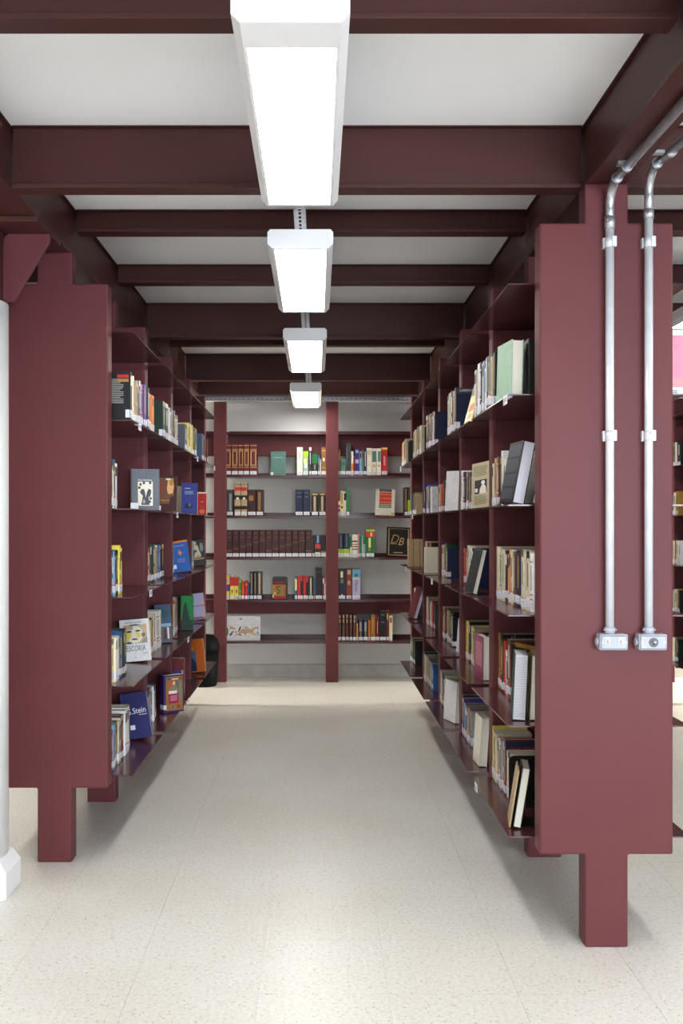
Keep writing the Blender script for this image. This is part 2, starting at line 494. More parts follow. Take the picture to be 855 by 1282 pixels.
for i, yy in enumerate((-3.9, -1.8, 0.30)):
    lamp((-0.06, yy, LZ), 1.36, '%s white fluorescent lamp from the windows, in line with the aisle lamps' % NTH[i], 'hall lamps')
for xx, where in ((2.13, 'beyond the conduit rack'), (-2.26, 'beyond the column rack'), (4.32, 'two aisles past the conduit rack'), (-4.45, 'two aisles past the column rack')):
    for i, yy in enumerate((-3.2, -0.4, 2.39, 4.35, 6.5) if abs(xx) < 4 else (-3.2, -0.4)):
        lamp((xx, yy, LZ), 1.36, '%s white fluorescent lamp from the windows, %s' % (NTH[i], where), 'hall lamps')
ch = MB()
cx_, y0, y1 = -0.064, 2.0, 9.4
zc = 2.6985
for sx in (-1, 1):
    ch.box(cx_ + sx * 0.0225 - 0.0015, cx_ + sx * 0.0225 + 0.0015, y0, y1, zc, zc + 0.0125)
ch.box(cx_ - 0.0225, cx_ - 0.005, y0, y1, zc, zc + 0.002); ch.box(cx_ + 0.005, cx_ + 0.0225, y0, y1, zc, zc + 0.002)
yy = y0
while yy < y1:
    ch.box(cx_ - 0.005, cx_ + 0.005, yy, yy + 0.016, zc, zc + 0.002); yy += 0.05
tag(ch.build('slotted_channel', 'zinc'), 'grey slotted steel channel carrying the aisle lamps', 'channel')
# perforated tray and pipe across the back
ct = tag(empty('cable_tray', (0, 9.605, 2.702)), 'galvanised slotted cable tray running across above the wall bookcase', 'cable tray')
m = MB().box(-2.6, 2.6, -0.022, 0.03, 0.001, 0.003)
m.box(-2.6, 2.6, -0.024, -0.022, 0.001, 0.048); m.box(-2.6, 2.6, 0.030, 0.032, 0.001, 0.048)
m.build('tray', 'zinc', ct)
m = MB()
xx = -2.6
while xx < 2.55:
    m.box(xx, xx + 0.02, -0.0255, -0.024, 0.006, 0.011); xx += 0.045
sl = m.build('slots', 'dark', ct); sl['kind'] = 'stuff'
MB().tube([(-2.6, -0.028, -0.0125), (2.6, -0.028, -0.0125)], 0.0125, 10).build('pipe', 'alu', ct)
MB().tube([(-0.385, -0.030, 0.02), (-0.385, -0.030, 0.23)], 0.004, 6).build('hanger_rod', 'zinc', ct)

# ------------------------------------------------------------------ conduits and outlet boxes on the end panel
def arc(c, r, a0, a1, n=8):
    """points in the Y-Z plane: c=(x,y,z) centre"""
    return [(c[0], c[1] + r * math.cos(a0 + (a1 - a0) * i / n), c[2] + r * math.sin(a0 + (a1 - a0) * i / n)) for i in range(n + 1)]
def conduit(X, ztop, label, kind, dxr):
    root = tag(empty('electrical_conduit', (X, RY, 0)), label, 'conduit', 'conduits on the end panel')
    Yp = -0.026; r = 0.0148
    zb = 1.095
    rb = 0.08; zc = 2.54 if kind == 'data' else 2.577
    MB().tube([(0, Yp, zb + 0.028), (0, Yp, zc + 0.01)], r, 16).build('pipe', 'alu', root)
    bend = [(0, Yp, zc + 0.01), (0, Yp, ztop - rb - 0.002)] + arc((0, Yp - rb, ztop - rb), rb, 0, math.pi / 2, 10)
    MB().tube(bend, r + 0.0005, 16).build('elbow', 'zinc', root)
    MB().tube([(0, Yp - rb, ztop), (dxr * 0.22, -1.0, ztop), (dxr, -4.5, ztop)], r, 16).build('overhead_pipe', 'zinc', root)
    MB().tube([(0, Yp, zc), (0, Yp, zc + (0.045 if kind == 'data' else 0.032))], r + 0.0035, 16).build('coupling', 'zinc', root)
    MB().tube([(0, Yp - rb + 0.005, ztop), (0, Yp - rb - 0.012, ztop)], r + 0.004, 16).build('coupling', 'zinc', root)
    for z in (2.476, 1.795):
        m = MB().tube([(0, Yp, z), (0, Yp, z + 0.036)], r + 0.002, 16)
        m.box(-0.021, -0.012, Yp + 0.006, -0.0006, z, z + 0.036)
        m.box(0.004, 0.019, Yp - 0.019, Yp + 0.004, z, z + 0.036)
        m.build('pipe_clip', 'alu', root)
    # strap on the overhead run
    m = MB().tube([(dxr * 0.04, -0.20, ztop), (dxr * 0.04, -0.225, ztop)], r + 0.003, 16)
    if ztop < 2.7: m.box(-0.03, 0.03, -0.225, -0.20, ztop + 0.006, 2.7105)
    else: m.box(-0.062, -0.012, -0.225, -0.20, ztop - 0.006, ztop + 0.004)
    m.build('pipe_strap', 'zinc', root)
    bx = MB().box(-0.042, 0.057, -0.052, -0.0008, zb - 0.034, zb + 0.022).build('outlet_box', 'box', root, 0.005)
    m = MB().tube([(0, Yp, zb + 0.02), (0, Yp, zb + 0.045)], r + 0.0035, 16)
    m.tube([(-0.023, Yp - 0.006, zb + 0.036), (-0.014, Yp - 0.006, zb + 0.036)], 0.004, 8); m.tube([(0.014, Yp - 0.006, zb + 0.036), (0.022, Yp - 0.006, zb + 0.036)], 0.004, 8)
    m.build('box_connector', 'box', bx)
    MB().tube([(-0.042, Yp, zb - 0.006), (-0.049, Yp, zb - 0.006)], 0.014, 16).build('blanking_plug', 'box', bx)
    MB().box(-0.0372, 0.0522, -0.0524, -0.0515, zb - 0.0292, zb + 0.0172).build('gap_shade_ring', 'dark', bx)  # dark ring standing in for shade in the gap round the face plate
    m = MB().box(-0.036, 0.051, -0.0545, -0.052, zb - 0.028, zb + 0.016)
    m.build('face_plate', 'box', bx, 0.001)
    for sx in (-0.034, 0.049):
        MB().tube([(sx, -0.0545, zb - 0.006), (sx, -0.056, zb - 0.006)], 0.0028, 8).build('screw', 'zinc', bx)
    if kind == 'data':
        for sx in (-0.016, 0.030):
            m = MB().box(sx - 0.010, sx + 0.010, -0.0560, -0.0545, zb - 0.019, zb + 0.014, (0.44, 0.46, 0.53))
            m.box(sx - 0.0035, sx + 0.0035, -0.0566, -0.0560, zb - 0.009, zb - 0.002, (0.45, 0.32, 0.14))
            m.box(sx - 0.0015, sx + 0.0015, -0.0566, -0.0560, zb - 0.002, zb + 0.001, (0.1, 0.08, 0.05))
            m.box(sx - 0.005, sx + 0.005, -0.0564, -0.0560, zb - 0.0155, zb - 0.0145, (0.1, 0.1, 0.3))
            m.build('data_jack', 'print', bx)
    else:
        m = MB().prism([(0.0075 + 0.0165 * math.cos(a * math.pi / 12), zb - 0.006 + 0.0165 * math.sin(a * math.pi / 12)) for a in range(24)], 'y', -0.0562, -0.0545, (0.10, 0.10, 0.12))
        for dx, dz, rr in ((-0.006, 0.003, 0.0028), (0.006, 0.001, 0.0042), (0.001, -0.006, 0.0036)):
            m.prism([(0.0075 + dx + rr * math.cos(a * math.pi / 6), zb - 0.006 + dz + rr * math.sin(a * math.pi / 6)) for a in range(12)], 'y', -0.0568, -0.0562, (0.45, 0.45, 0.48) if dx > 0.003 else (0.01, 0.01, 0.01))
        s_ = m.build('socket', 'print', bx); s_['label'] = 'round black power socket'
    return root
conduit(1.033, 2.692, 'grey conduit ending in a box with two data jacks, on burgundy end panel', 'data', 0.03)
conduit(1.170, 2.742, 'grey conduit ending in a box with round power socket, on burgundy end panel', 'power', 0.30)

# ------------------------------------------------------------------ black bin by the wall bookcase
wbn = tag(empty('waste_bin', (-1.06, 9.30, 0)), 'black waste bin with rounded lid by the wall bookcase', 'bin')
MB().lathe([(0.125, 0), (0.135, 0.02), (0.15, 0.33)], 0, 0, 28).build('body', 'dark', wbn)
MB().lathe([(0.155, 0.325), (0.157, 0.36), (0.150, 0.405), (0.128, 0.445), (0.085, 0.47), (0.03, 0.48)], 0, 0, 28).build('lid', 'dark', wbn)

#BOOKS#
# ------------------------------------------------------------------ books: paint colours (sRGB) and builders
def lin(r, g, b):
    f = lambda v: (v / 255 / 12.92) if v <= 10 else ((v / 255 + 0.055) / 1.055) ** 2.4
    return (f(r), f(g), f(b))
C = {n: lin(*v) for n, v in dict(
    cream=(214, 205, 178), ivory=(232, 226, 208), white=(232, 232, 234), grey=(150, 150, 150), charcoal=(62, 64, 68),
    black=(22, 22, 24), navy=(28, 36, 66), blue=(45, 92, 150), lightblue=(140, 175, 200), sky=(112, 170, 205),
    indigo=(58, 52, 120), purple=(86, 58, 140), violet=(60, 40, 110), lavender=(176, 170, 205), mauve=(140, 100, 130), pink=(210, 150, 158), rose=(232, 140, 165),
    magenta=(150, 30, 80), red=(190, 40, 44), scarlet=(205, 60, 45), maroon=(105, 30, 40), oxblood=(62, 28, 30), brown=(110, 72, 52),
    chestnut=(132, 62, 42), tan=(186, 160, 124), beige=(196, 184, 156), gold=(150, 106, 48), ochre=(176, 132, 56), orange=(226, 128, 52), peach=(226, 170, 120),
    yellow=(228, 210, 84), lemon=(232, 224, 150), lime=(160, 200, 50), green=(34, 120, 62), bottle=(34, 58, 46), mint=(160, 194, 168),
    teal=(44, 92, 100), seagreen=(88, 128, 118), olive=(126, 124, 92), emerald=(20, 110, 58), denim=(70, 92, 122), slate=(92, 98, 110), gilt=(190, 160, 96)).items()}
PAGE = [lin(222, 214, 190), lin(232, 228, 214), lin(205, 192, 160), lin(226, 220, 200)]
STICK = lin(226, 228, 236)
WORDS = dict(charcoal='charcoal grey', lightblue='light blue', sky='sky blue', oxblood='dark maroon', bottle='bottle green', seagreen='grey green',
             denim='dusty blue', slate='slate grey', gilt='gilt brown', rose='bright pink')
def cname(c): return WORDS.get(c, c)
def mixc(a, f): return tuple(min(1, v * f) for v in a)

def cover_geo(m, t, w, h, col, r, bt=0.0028, closed=True):
    """case binding: two boards and a spine, extruded upwards. Spine at -x, thickness along y."""
    a, c = w / 2, t / 2
    r = min(r, t * 0.4)
    pts = [(a, c), (-a + r, c), (-a + r * 0.35, c - r * 0.35), (-a, c - r), (-a, -c + r), (-a + r * 0.35, -c + r * 0.35), (-a + r, -c), (a, -c)]
    inn = [(a, -c + bt), (-a + bt + 0.001, -c + bt), (-a + bt + 0.001, c - bt), (a, c - bt)]
    poly = pts + inn
    n = len(poly); b = len(m.v)
    m.v += [(x, y, 0.0) for x, y in poly] + [(x, y, h) for x, y in poly]
    # ends as three quads-ish strips (front board, spine, back board)
    def cap(off, flip):
        for q in ([0, 1, 10, 11], [1, 2, 3, 4, 5, 6, 9, 10], [6, 7, 8, 9]):
            q = [b + off + i for i in q]
            m.face(q if not flip else q[::-1], col)
    cap(0, True); cap(n, False)
    for i in range(n):
        j = (i + 1) % n
        m.face([b + i, b + j, b + n + j, b + n + i], col)

def make_book(name, t, w, h, col, spine=None, sticker=True, near=-1, page=None, slots=None, st_h=0.03, st_z=0.012, red=True, r=None):
    """Returns a book (mesh of the cover) with page_block, spine_print and spine_label. Origin: bottom centre."""
    col = mixc(col, random.uniform(0.9, 1.08))
    m = MB(); cover_geo(m, t, w, h, col, r if r is not None else (0.004 if t > 0.02 else 0.0015))
    o = m.build(name, 'cover')
    pc = page or random.choice(PAGE)
    a, c = w / 2, t / 2
    ov = 0.003 if t > 0.022 else 0.0008
    MB().box(-a + 0.006, a - ov, -c + 0.003, c - 0.003, ov, h - ov, pc).build('page_block', 'pages', o)
    if spine:
        p = MB()
        for q, (v0, v1, u0, u1, cc) in enumerate(spine):       # bands on the spine, as fractions of height and thickness
            cc = C[cc] if isinstance(cc, str) else cc
            p.box(-a - 0.0005 - 0.00012 * q, -a + 0.0002, -c + t * u0, -c + t * u1, h * v0, h * v1, cc)
        p.build('spine_print', 'print', o)
    if sticker:
        p = MB()
        z0 = st_z; z1 = z0 + st_h
        p.box(-a - 0.0013, -a + 0.0002, -c + t * 0.04, c - t * 0.04, z0, z1, STICK)
        ws = min(0.022, w * 0.2)
        if near < 0: p.box(-a + 0.002, -a + ws, -c - 0.0006, -c + 0.0002, z0, z1, STICK)
        elif near > 0: p.box(-a + 0.002, -a + ws, c - 0.0002, c + 0.0006, z0, z1, STICK)
        if red: p.box(-a - 0.0014, -a + 0.0002, -c + t * 0.04, c - t * 0.04, z1, z1 + 0.005, C['scarlet'])
        for q in range(2):
            p.box(-a - 0.0016, -a, -c + t * 0.25, c - t * 0.25, z0 + 0.006 + q * 0.011, z0 + 0.0085 + q * 0.011, (0.25, 0.25, 0.28))
        p.build('spine_label', 'print', o)
    return o

SPINE_STYLES = [
    lambda c: [(0.50, 0.86, 0.32, 0.68, c), (0.24, 0.40, 0.38, 0.62, c)],
    lambda c: [(0.72, 0.92, 0.2, 0.8, c)],
    lambda c: [(0.84, 0.86, 0.0, 1.0, c), (0.36, 0.78, 0.36, 0.64, c), (0.28, 0.30, 0.0, 1.0, c)],
    lambda c: [(0.34, 0.9, 0.40, 0.60, c)],
    lambda c: [(0.88, 1.0, 0.0, 1.0, c), (0.4, 0.8, 0.38, 0.62, c)],
]
DARKS = {'black', 'navy', 'charcoal', 'oxblood', 'maroon', 'bottle', 'indigo', 'violet', 'brown', 'chestnut', 'teal', 'blue', 'purple', 'green', 'red', 'denim', 'slate', 'magenta', 'emerald'}
def auto_spine(colname):
    c = random.choice(['ivory', 'gilt', 'white', 'tan']) if colname in DARKS else random.choice(['black', 'brown', 'navy', 'maroon', 'charcoal', 'olive'])
    return random.choice(SPINE_STYLES)(c)

ORD = ['', 'first', 'second', 'third', 'fourth', 'fifth', 'sixth', 'seventh', 'eighth', 'ninth', 'tenth', 'eleventh', 'twelfth', 'thirteenth', 'fourteenth', 'fifteenth',
       'sixteenth', 'seventeenth', 'eighteenth', 'nineteenth', 'twentieth']
LEVEL = ['bottom shelf', 'second shelf up', 'third shelf up', 'fourth shelf up', 'top book shelf']
BAY = ['end bay', 'second bay', 'third bay', 'fourth bay', 'fifth bay']
def size_word(t):
    return 'slim ' if t < 0.032 else ('thick ' if t > 0.062 else '')

# ---- rows on the racks. Each entry: colour, thickness mm, height cm
def parse(s):
    out = []
    for w in s.split():
        c, t, h = w.split(':')
        out.append((c, float(t) / 1000, float(h) / 100))
    return out
FAR = MB()
def far_book(X, Y, Z, sx, t, w, h, col):
    m = MB()
    cover_geo(m, t, w, h, mixc(col, random.uniform(0.9, 1.08)), 0.004 if t > 0.02 else 0.0015)
    a, c = w / 2, t / 2
    m.box(-a + 0.006, a - 0.003, -c + 0.003, c - 0.003, 0.003, h - 0.003, random.choice(PAGE))
    z0 = random.uniform(0.008, 0.02)
    m.box(-a - 0.0009, -a + 0.0002, -c + t * 0.05, c - t * 0.05, z0, z0 + 0.03, STICK)
    m.box(-a - 0.0006, -a + 0.0002, -c + t * 0.36, c - t * 0.36, h * 0.45, h * 0.85, random.choice((C['ivory'], C['brown'], C['charcoal'], C['tan'])))
    off = len(FAR.v)
    FAR.v += [(X + sx * x_, Y + sx * y_, Z + z_) for x_, y_, z_ in m.v]
    for f, cc in zip(m.f, m.c): FAR.face([off + i for i in f], cc)
def rack_row(side, b, k, spec, xs, start=0.004):
    """right-hand aisle face: rows run from the inner upright towards the end panel; other face: from the end panel inwards"""
    items = parse(spec)
    z = SZ[k]
    rackname = {'R': 'conduit rack', 'L': 'column rack', 'N': 'rack beyond'}[side]
    if side in 'RN':
        y = RY + RS * (b + 1) - start
    else:
        y = LY + LS * b + PT + start
    n = len(items)
    for i, (c, t, h) in enumerate(items):
        h *= random.uniform(0.985, 1.015)
        w = min(max(h * random.uniform(0.66, 0.74), 0.11), 0.20)
        tt = t - 0.0008
        far = (side == 'R' and b >= 3) or side == 'N' or (side == 'L' and b >= 2)
        if far:
            sx = 1 if side in 'RN' else -1
            yc = y - sx * t / 2; y -= sx * t
            far_book(xs + sx * w / 2 + sx * random.uniform(0, 0.012), yc, z + 0.0004, sx, tt, w, h, C[c])
            continue
        o = make_book('book', tt, w, h, C[c], auto_spine(c), near=-1 if side in 'RN' else 1,
                      st_h=random.uniform(0.026, 0.036), st_z=random.uniform(0.008, 0.02), red=random.random() < 0.6)
        dx = random.uniform(0.0, 0.012)
        if side in 'RN':
            yc = y - t / 2; y -= t
            o.location = (xs + dx + w / 2, yc, z + 0.0004)
        else:
            yc = y + t / 2; y += t
            o.location = (xs - dx - w / 2, yc, z + 0.0004)
            o.rotation_euler = (0, 0, math.pi)
        pos = (n - i) if side in 'RN' else (i + 1)
        tag(o, '%s%s book, %s from end-panel side, %s, %s, %s' % (size_word(t), cname(c), ORD[pos], LEVEL[k], BAY[b], rackname),
            'book', 'books on the %s, %s' % (rackname, LEVEL[k]))

def bookend(loc, yaw, label, h=0.17, w=0.13):
    r = 0.022
    out = [(-w / 2, 0), (w / 2, 0)]
    out += [(w / 2 - r + r * math.cos(a * math.pi / 10), h - r + r * math.sin(a * math.pi / 10)) for a in range(6)]
    out += [(-w / 2 + r - r * math.sin(a * math.pi / 10), h - r + r * math.cos(a * math.pi / 10)) for a in range(6)]
    root = tag(MB().prism(out, 'y', -0.0012, 0.0012).build('bookend', 'black'), label, 'bookend', 'black metal bookends')
    root.location = (loc[0], loc[1], loc[2] + 0.0004)
    root.rotation_euler = (0, 0, yaw)
    r2 = 0.03
    base = [(w / 2, 0.0), (-w / 2, 0.0)] + [(-w / 2 + r2 - r2 * math.cos(a * math.pi / 10), -0.10 + r2 - r2 * math.sin(a * math.pi / 10)) for a in range(6)] + [(w / 2 - r2 + r2 * math.sin(a * math.pi / 10), -0.10 + r2 - r2 * math.cos(a * math.pi / 10)) for a in range(6)]
    MB().prism(base[::-1], 'z', 0.0003, 0.0018).build('base_plate', 'black', root)
    return root

# ---- books shown with their cover: art drawn as flat print on the cover
def art_mesh(art, w, h):
    m = MB()
    lay = 0
    for e in art:
        lay += 1
        y = -0.0003 - 0.00006 * lay
        k = e[0]
        if k == 'r':
            _, u0, v0, u1, v1, c = e
            b = len(m.v)
            m.v += [(-w / 2 + w * u0, y, h * v0), (-w / 2 + w * u1, y, h * v0), (-w / 2 + w * u1, y, h * v1), (-w / 2 + w * u0, y, h * v1)]
            m.face([b, b + 1, b + 2, b + 3], C.get(c, c) if isinstance(c, str) else c)
        elif k == 'e':
            _, u, v, ru, rv, c = e
            b = len(m.v); n = 20
            m.v += [(-w / 2 + w * u + w * ru * math.cos(2 * math.pi * i / n), y, h * v + h * rv * math.sin(2 * math.pi * i / n)) for i in range(n)]
            m.face(list(range(b, b + n)), C[c] if isinstance(c, str) else c)
        elif k == 'p':
            _, pts, c = e
            b = len(m.v)
            m.v += [(-w / 2 + w * u, y, h * v) for u, v in pts]
            m.face(list(range(b, b + len(pts))), C[c] if isinstance(c, str) else c)
        elif k == 't':
            _, s, u, v, size, c, sx = e[:7]
            rot = e[7] if len(e) > 7 else 0.0
            shear = e[8] if len(e) > 8 else 0.0
            vs, fs = text_geo(s, 1.0)
            b = len(m.v)
            for (x, yy, _) in vs:
                px, pz = (x * sx + yy * shear) * size * h, yy * size * h
                qx, qz = px * math.cos(rot) - pz * math.sin(rot), px * math.sin(rot) + pz * math.cos(rot)
                m.v.append((-w / 2 + w * u + qx, y, h * v + qz))
            for f in fs: m.face([b + i for i in f], C[c] if isinstance(c, str) else c)
        elif k == 'lines':
            _, u0, v0, u1, v1, n, c = e
            for i in range(n):
                b = len(m.v)
                za = v1 - (v1 - v0) * (i + 0.25) / n; zb_ = v1 - (v1 - v0) * (i + 0.72) / n
                ue = u1 - (u1 - u0) * random.choice((0, 0, 0.04, 0.12))
                m.v += [(-w / 2 + w * u0, y, h * zb_), (-w / 2 + w * ue, y, h * zb_), (-w / 2 + w * ue, y, h * za), (-w / 2 + w * u0, y, h * za)]
                m.face([b, b + 1, b + 2, b + 3], C[c] if isinstance(c, str) else c)
    return m
def face_book(loc, t, w, h, col, label, art=(), yaw=0.0, lean=0.0, roll=0.0, group=None, page=None, name='book', spine_art=None, sticker=None, spine_at=-1, cat='book'):
    """cover towards local -y, bottom centre of the cover at loc; leans back by `lean`, turned in its plane by `roll`"""
    m = MB(); cover_geo(m, t, w, h, C[col] if isinstance(col, str) else col, 0.003)
    # put the thickness behind the cover plane; spine at -x (or +x)
    m.v = [(x * (1 if spine_at < 0 else -1), y + t / 2, z) for x, y, z in m.v]
    if spine_at > 0: m.f = [f[::-1] for f in m.f]
    o = m.build(name, 'cover')
    a = w / 2; ov = 0.003 if t > 0.02 else 0.001
    s = 1 if spine_at < 0 else -1
    x0, x1 = sorted((s * (-a + 0.006), s * (a - ov)))
    MB().box(x0, x1, 0.003, t - 0.003, ov, h - ov, page or random.choice(PAGE)).build('page_block', 'pages', o)
    if art:
        art_mesh(art, w, h).build('cover_print', 'print', o)
    if sticker:
        u0, v0, u1, v1 = sticker
        q = MB().box(-a + w * u0, -a + w * u1, -0.0016, -0.0006, h * v0, h * v1, STICK)
        if u0 <= 0.001: q.box(-a - 0.0008, -a + 0.0002, 0.0, t * 0.8, h * v0, h * v1, STICK)
        q.build('spine_label', 'print', o)
    Mx = Matrix.Rotation(yaw, 4, 'Z') @ Matrix.Rotation(-lean, 4, 'X') @ Matrix.Rotation(roll, 4, 'Y')
    low = min((Mx @ Vector((x, y, z))).z for x in (-a, a) for y in (0, t) for z in (0, h))
    o.matrix_world = Matrix.Translation(Vector(loc) + Vector((0, 0, -low + 0.0005))) @ Mx
    tag(o, label, cat, group)
    return o
AISLE = R(-90)     # cover towards the aisle on the conduit rack

# =============================== conduit rack ===============================
XS = [0.785, 0.81, 0.80, 0.785, 0.706]
ROWS_R = {
 (0, 4): 'cream:34:21.5 beige:22:21.5 lavender:44:22 white:48:23 navy:38:22.5 tan:30:22 lightblue:34:22 ivory:40:21.5 white:40:22 charcoal:34:22 olive:46:21.5 beige:28:21 black:40:22.3',
 (0, 3): 'cream:32:20 lightblue:26:20.5 tan:44:22 white:34:22.5 cream:26:22 brown:26:22.5 black:30:21.5 white:30:24 navy:32:20 ivory:40:20.5 tan:34:20 cream:40:19.5',
 (0, 2): 'cream:36:23 cream:36:23.2 ivory:36:23 tan:32:22.6 beige:34:22.8 cream:52:22.5 black:46:22.2 peach:40:20.5 orange:40:22.4 cream:46:22.5 ivory:30:22 brown:36:22 navy:70:22.4 lightblue:36:23 cream:46:23 ivory:40:22.5 cream:50:22.6 white:40:22',
 (0, 1): 'ochre:44:24.9 black:60:24.5 oxblood:40:23.5 scarlet:30:22.5 white:58:19 ivory:26:19 brown:60:25',
 (0, 0): 'yellow:24:22.8 cream:46:21.7 cream:40:21.6 tan:34:20.6 beige:26:20.5 ivory:30:20.6 grey:36:20.8 white:40:21 maroon:40:23.2 cream:30:19.4 cream:38:19',
 (1, 4): 'cream:56:22 pink:46:22.3 beige:52:22 cream:34:21.8 charcoal:66:22.1 tan:38:21.6 navy:46:22.6',
 (1, 3): 'white:52:22 navy:48:21 black:36:20.6 olive:44:20 grey:48:20.2 brown:36:19.4 slate:40:19.5 beige:40:20',
 (1, 2): 'red:36:20 maroon:34:20.2 blue:44:20 lemon:34:20.4 cream:60:22 white:56:21 navy:40:20.8',
 (1, 1): 'yellow:62:21 cream:44:21.2 black:50:21.6 lemon:44:20 cream:44:19.6 grey:36:19.2 tan:30:19.6',
 (1, 0): 'bottle:56:21 purple:54:20.6 lightblue:44:18 blue:70:18.4 tan:44:18.2 mauve:56:18.6 grey:40:18',
 (2, 4): 'brown:70:21.6 cream:60:22 teal:66:21.5 chestnut:74:21 white:60:21.2 navy:56:20.6',
 (2, 3): 'tan:76:18.2 scarlet:64:18.6 brown:56:18 black:66:20 grey:64:20.2 charcoal:60:19',
 (2, 2): 'cream:80:20 ivory:60:20.2 olive:60:20.6 bottle:60:21 navy:52:18.6',
 (2, 1): 'tan:70:21 maroon:44:20 slate:50:20.2 orange:50:20 tan:40:20.4 bottle:80:20 bottle:70:19.4 black:60:20.8',
 (2, 0): 'cream:80:20.2 cream:70:20 charcoal:44:19.6 white:60:19.6 yellow:50:19 brown:60:18',
 (3, 4): 'olive:92:20.4 teal:80:20.6 beige:100:20.2 brown:84:20 olive:84:20.8 cream:90:20.4 beige:80:20',
 (3, 3): 'indigo:72:23.4 navy:76:20 beige:90:20.2 lavender:88:20 slate:66:20.4 white:88:19',
 (3, 2): 'cream:80:20.8 slate:76:20 maroon:66:19.8 ochre:60:20.4 black:66:20',
 (3, 1): 'cream:104:20.6 magenta:40:19 beige:88:19.4 white:90:18 red:50:19.4 charcoal:90:18.6',
 (3, 0): 'bottle:76:20 cream:92:19 grey:86:19.2 tan:92:18.6 olive:86:18.4 lightblue:60:18 blue:76:17.4',
 (4, 4): 'orange:110:20 cream:80:20.2 beige:96:20 olive:90:20.4 beige:92:20',
 (4, 3): 'charcoal:90:18 charcoal:90:18.2 charcoal:90:18 olive:90:18.4 tan:80:17.4',
 (4, 2): 'white:86:20 green:70:20.4 cream:80:21',
 (4, 1): 'cream:80:20.4 beige:76:20 slate:80:20.6',
 (4, 0): 'bottle:100:20 bottle:96:20.4 black:120:20',
}
for (b, k), spec in ROWS_R.items():
    rack_row('R', b, k, spec, XS[k])
def ry(b): return RY + RS * b + PT       # near end of a bay
G_R = 'books shown cover out on the conduit rack'
# end bay, top: mint cloth cover, cream pages towards the end panel; black volume and orange book behind it
face_book((0.714, 3.80, SZ[4]), 0.044, 0.175, 0.215, 'mint', 'thick mint green cloth book, cover to the aisle, top shelf of conduit rack', yaw=AISLE + R(8), lean=R(1.5), page=PAGE[1], group=G_R)
face_book((0.790, 3.79, SZ[4]), 0.026, 0.165, 0.218, 'black', 'black hardback behind the mint green book, top shelf of conduit rack', yaw=AISLE, lean=R(0), spine_at=1, group=G_R)
face_book((0.822, 3.79, SZ[4]), 0.022, 0.150, 0.168, 'chestnut', 'small rusty orange book behind the black hardback, conduit rack top shelf', yaw=AISLE, spine_at=1, group=G_R)
# end bay, fourth shelf: black text cover leaning, white pages
face_book((0.722, 3.80, SZ[3]), 0.046, 0.175, 0.238, 'black', 'black book with four blocks of tiny text, leaning, white page edges', yaw=AISLE + R(6), lean=R(11), page=lin(226, 226, 240), group=G_R,
          art=[('lines', 0.08, 0.76, 0.95, 0.95, 9, 'slate'), ('lines', 0.08, 0.51, 0.95, 0.72, 9, 'slate'), ('lines', 0.08, 0.28, 0.95, 0.47, 8, 'slate'), ('lines', 0.08, 0.07, 0.95, 0.24, 8, 'slate')])
face_book((0.800, 3.78, SZ[3]), 0.03, 0.16, 0.22, 'black', 'plain black book leaning behind the text-covered book', yaw=AISLE, lean=R(14), group=G_R)
# end bay, second shelf up: page blocks of two big books
lined = face_book((0.744, 3.80, SZ[1]), 0.05, 0.175, 0.246, 'bottle', 'thick book with lined white page edges, cover to aisle, end bay', yaw=AISLE - R(9), lean=R(2.5), page=lin(206, 206, 212), group=G_R)
m = MB()
for q in range(34):
    m.box(0.0845, 0.0850, 0.006, 0.044, 0.012 + q * 0.0067, 0.0135 + q * 0.0067, (0.22, 0.22, 0.25))
m.build('page_lines', 'print', lined)['kind'] = 'stuff'
face_book((0.808, 3.79, SZ[1]), 0.045, 0.17, 0.242, 'cream', 'cream book with yellowed page edges behind the lined-page book', yaw=AISLE - R(9), lean=R(2.5), page=PAGE[1], group=G_R)
# end bay, bottom shelf
bookend((0.858, 4.088, SZ[0]), 0, 'black metal bookend with rounded corners, bottom shelf of end bay, conduit rack', h=0.185, w=0.135)
face_book((0.745, 3.79, SZ[0] + 0.002), 0.03, 0.165, 0.225, 'black', 'black book with cream pages leaning on bottom shelf by end panel', yaw=AISLE - R(9), lean=R(9), page=PAGE[1], group=G_R)
face_book((0.732, 3.80, SZ[0] + 0.002), 0.006, 0.16, 0.215, 'tan', 'thin tan booklet leaning against the black book, bottom shelf', yaw=AISLE - R(9), lean=R(9), group=G_R)
bookend((0.862, 3.795, SZ[0]), R(-90), 'low black bookend base under the leaning books, bottom shelf by end panel', h=0.10, w=0.13)
# second bay
face_book((0.712, 4.70, SZ[4]), 0.006, 0.17, 0.225, 'lemon', 'yellow magazine with orange and green cover, leaning, top shelf of conduit rack', yaw=AISLE + R(3), lean=R(15), group=G_R,
          art=[('r', 0, 0.62, 1, 1, 'olive'), ('e', 0.6, 0.8, 0.35, 0.1, 'mint'), ('r', 0.25, 0.26, 0.95, 0.42, 'orange'), ('r', 0.3, 0.1, 0.8, 0.2, 'peach'), ('r', 0.02, 0.12, 0.3, 0.25, 'white')], name='magazine', cat='magazine')
face_book((0.790, 4.80, SZ[3]), 0.012, 0.15, 0.222, 'beige', 'grey beige booklet with text and a black-white portrait photo, conduit rack', yaw=AISLE + R(24), lean=R(3), roll=R(-4), group=G_R,
          art=[('lines', 0.1, 0.70, 0.9, 0.93, 9, 'olive'), ('r', 0.18, 0.32, 0.88, 0.62, 'charcoal'), ('p', [(0.45, 0.32), (0.85, 0.32), (0.82, 0.46), (0.70, 0.52), (0.58, 0.5), (0.48, 0.42)], 'ivory'), ('e', 0.66, 0.555, 0.11, 0.045, 'white'), ('r', 0.2, 0.36, 0.36, 0.44, 'ivory'), ('lines', 0.15, 0.08, 0.85, 0.28, 8, 'olive')])
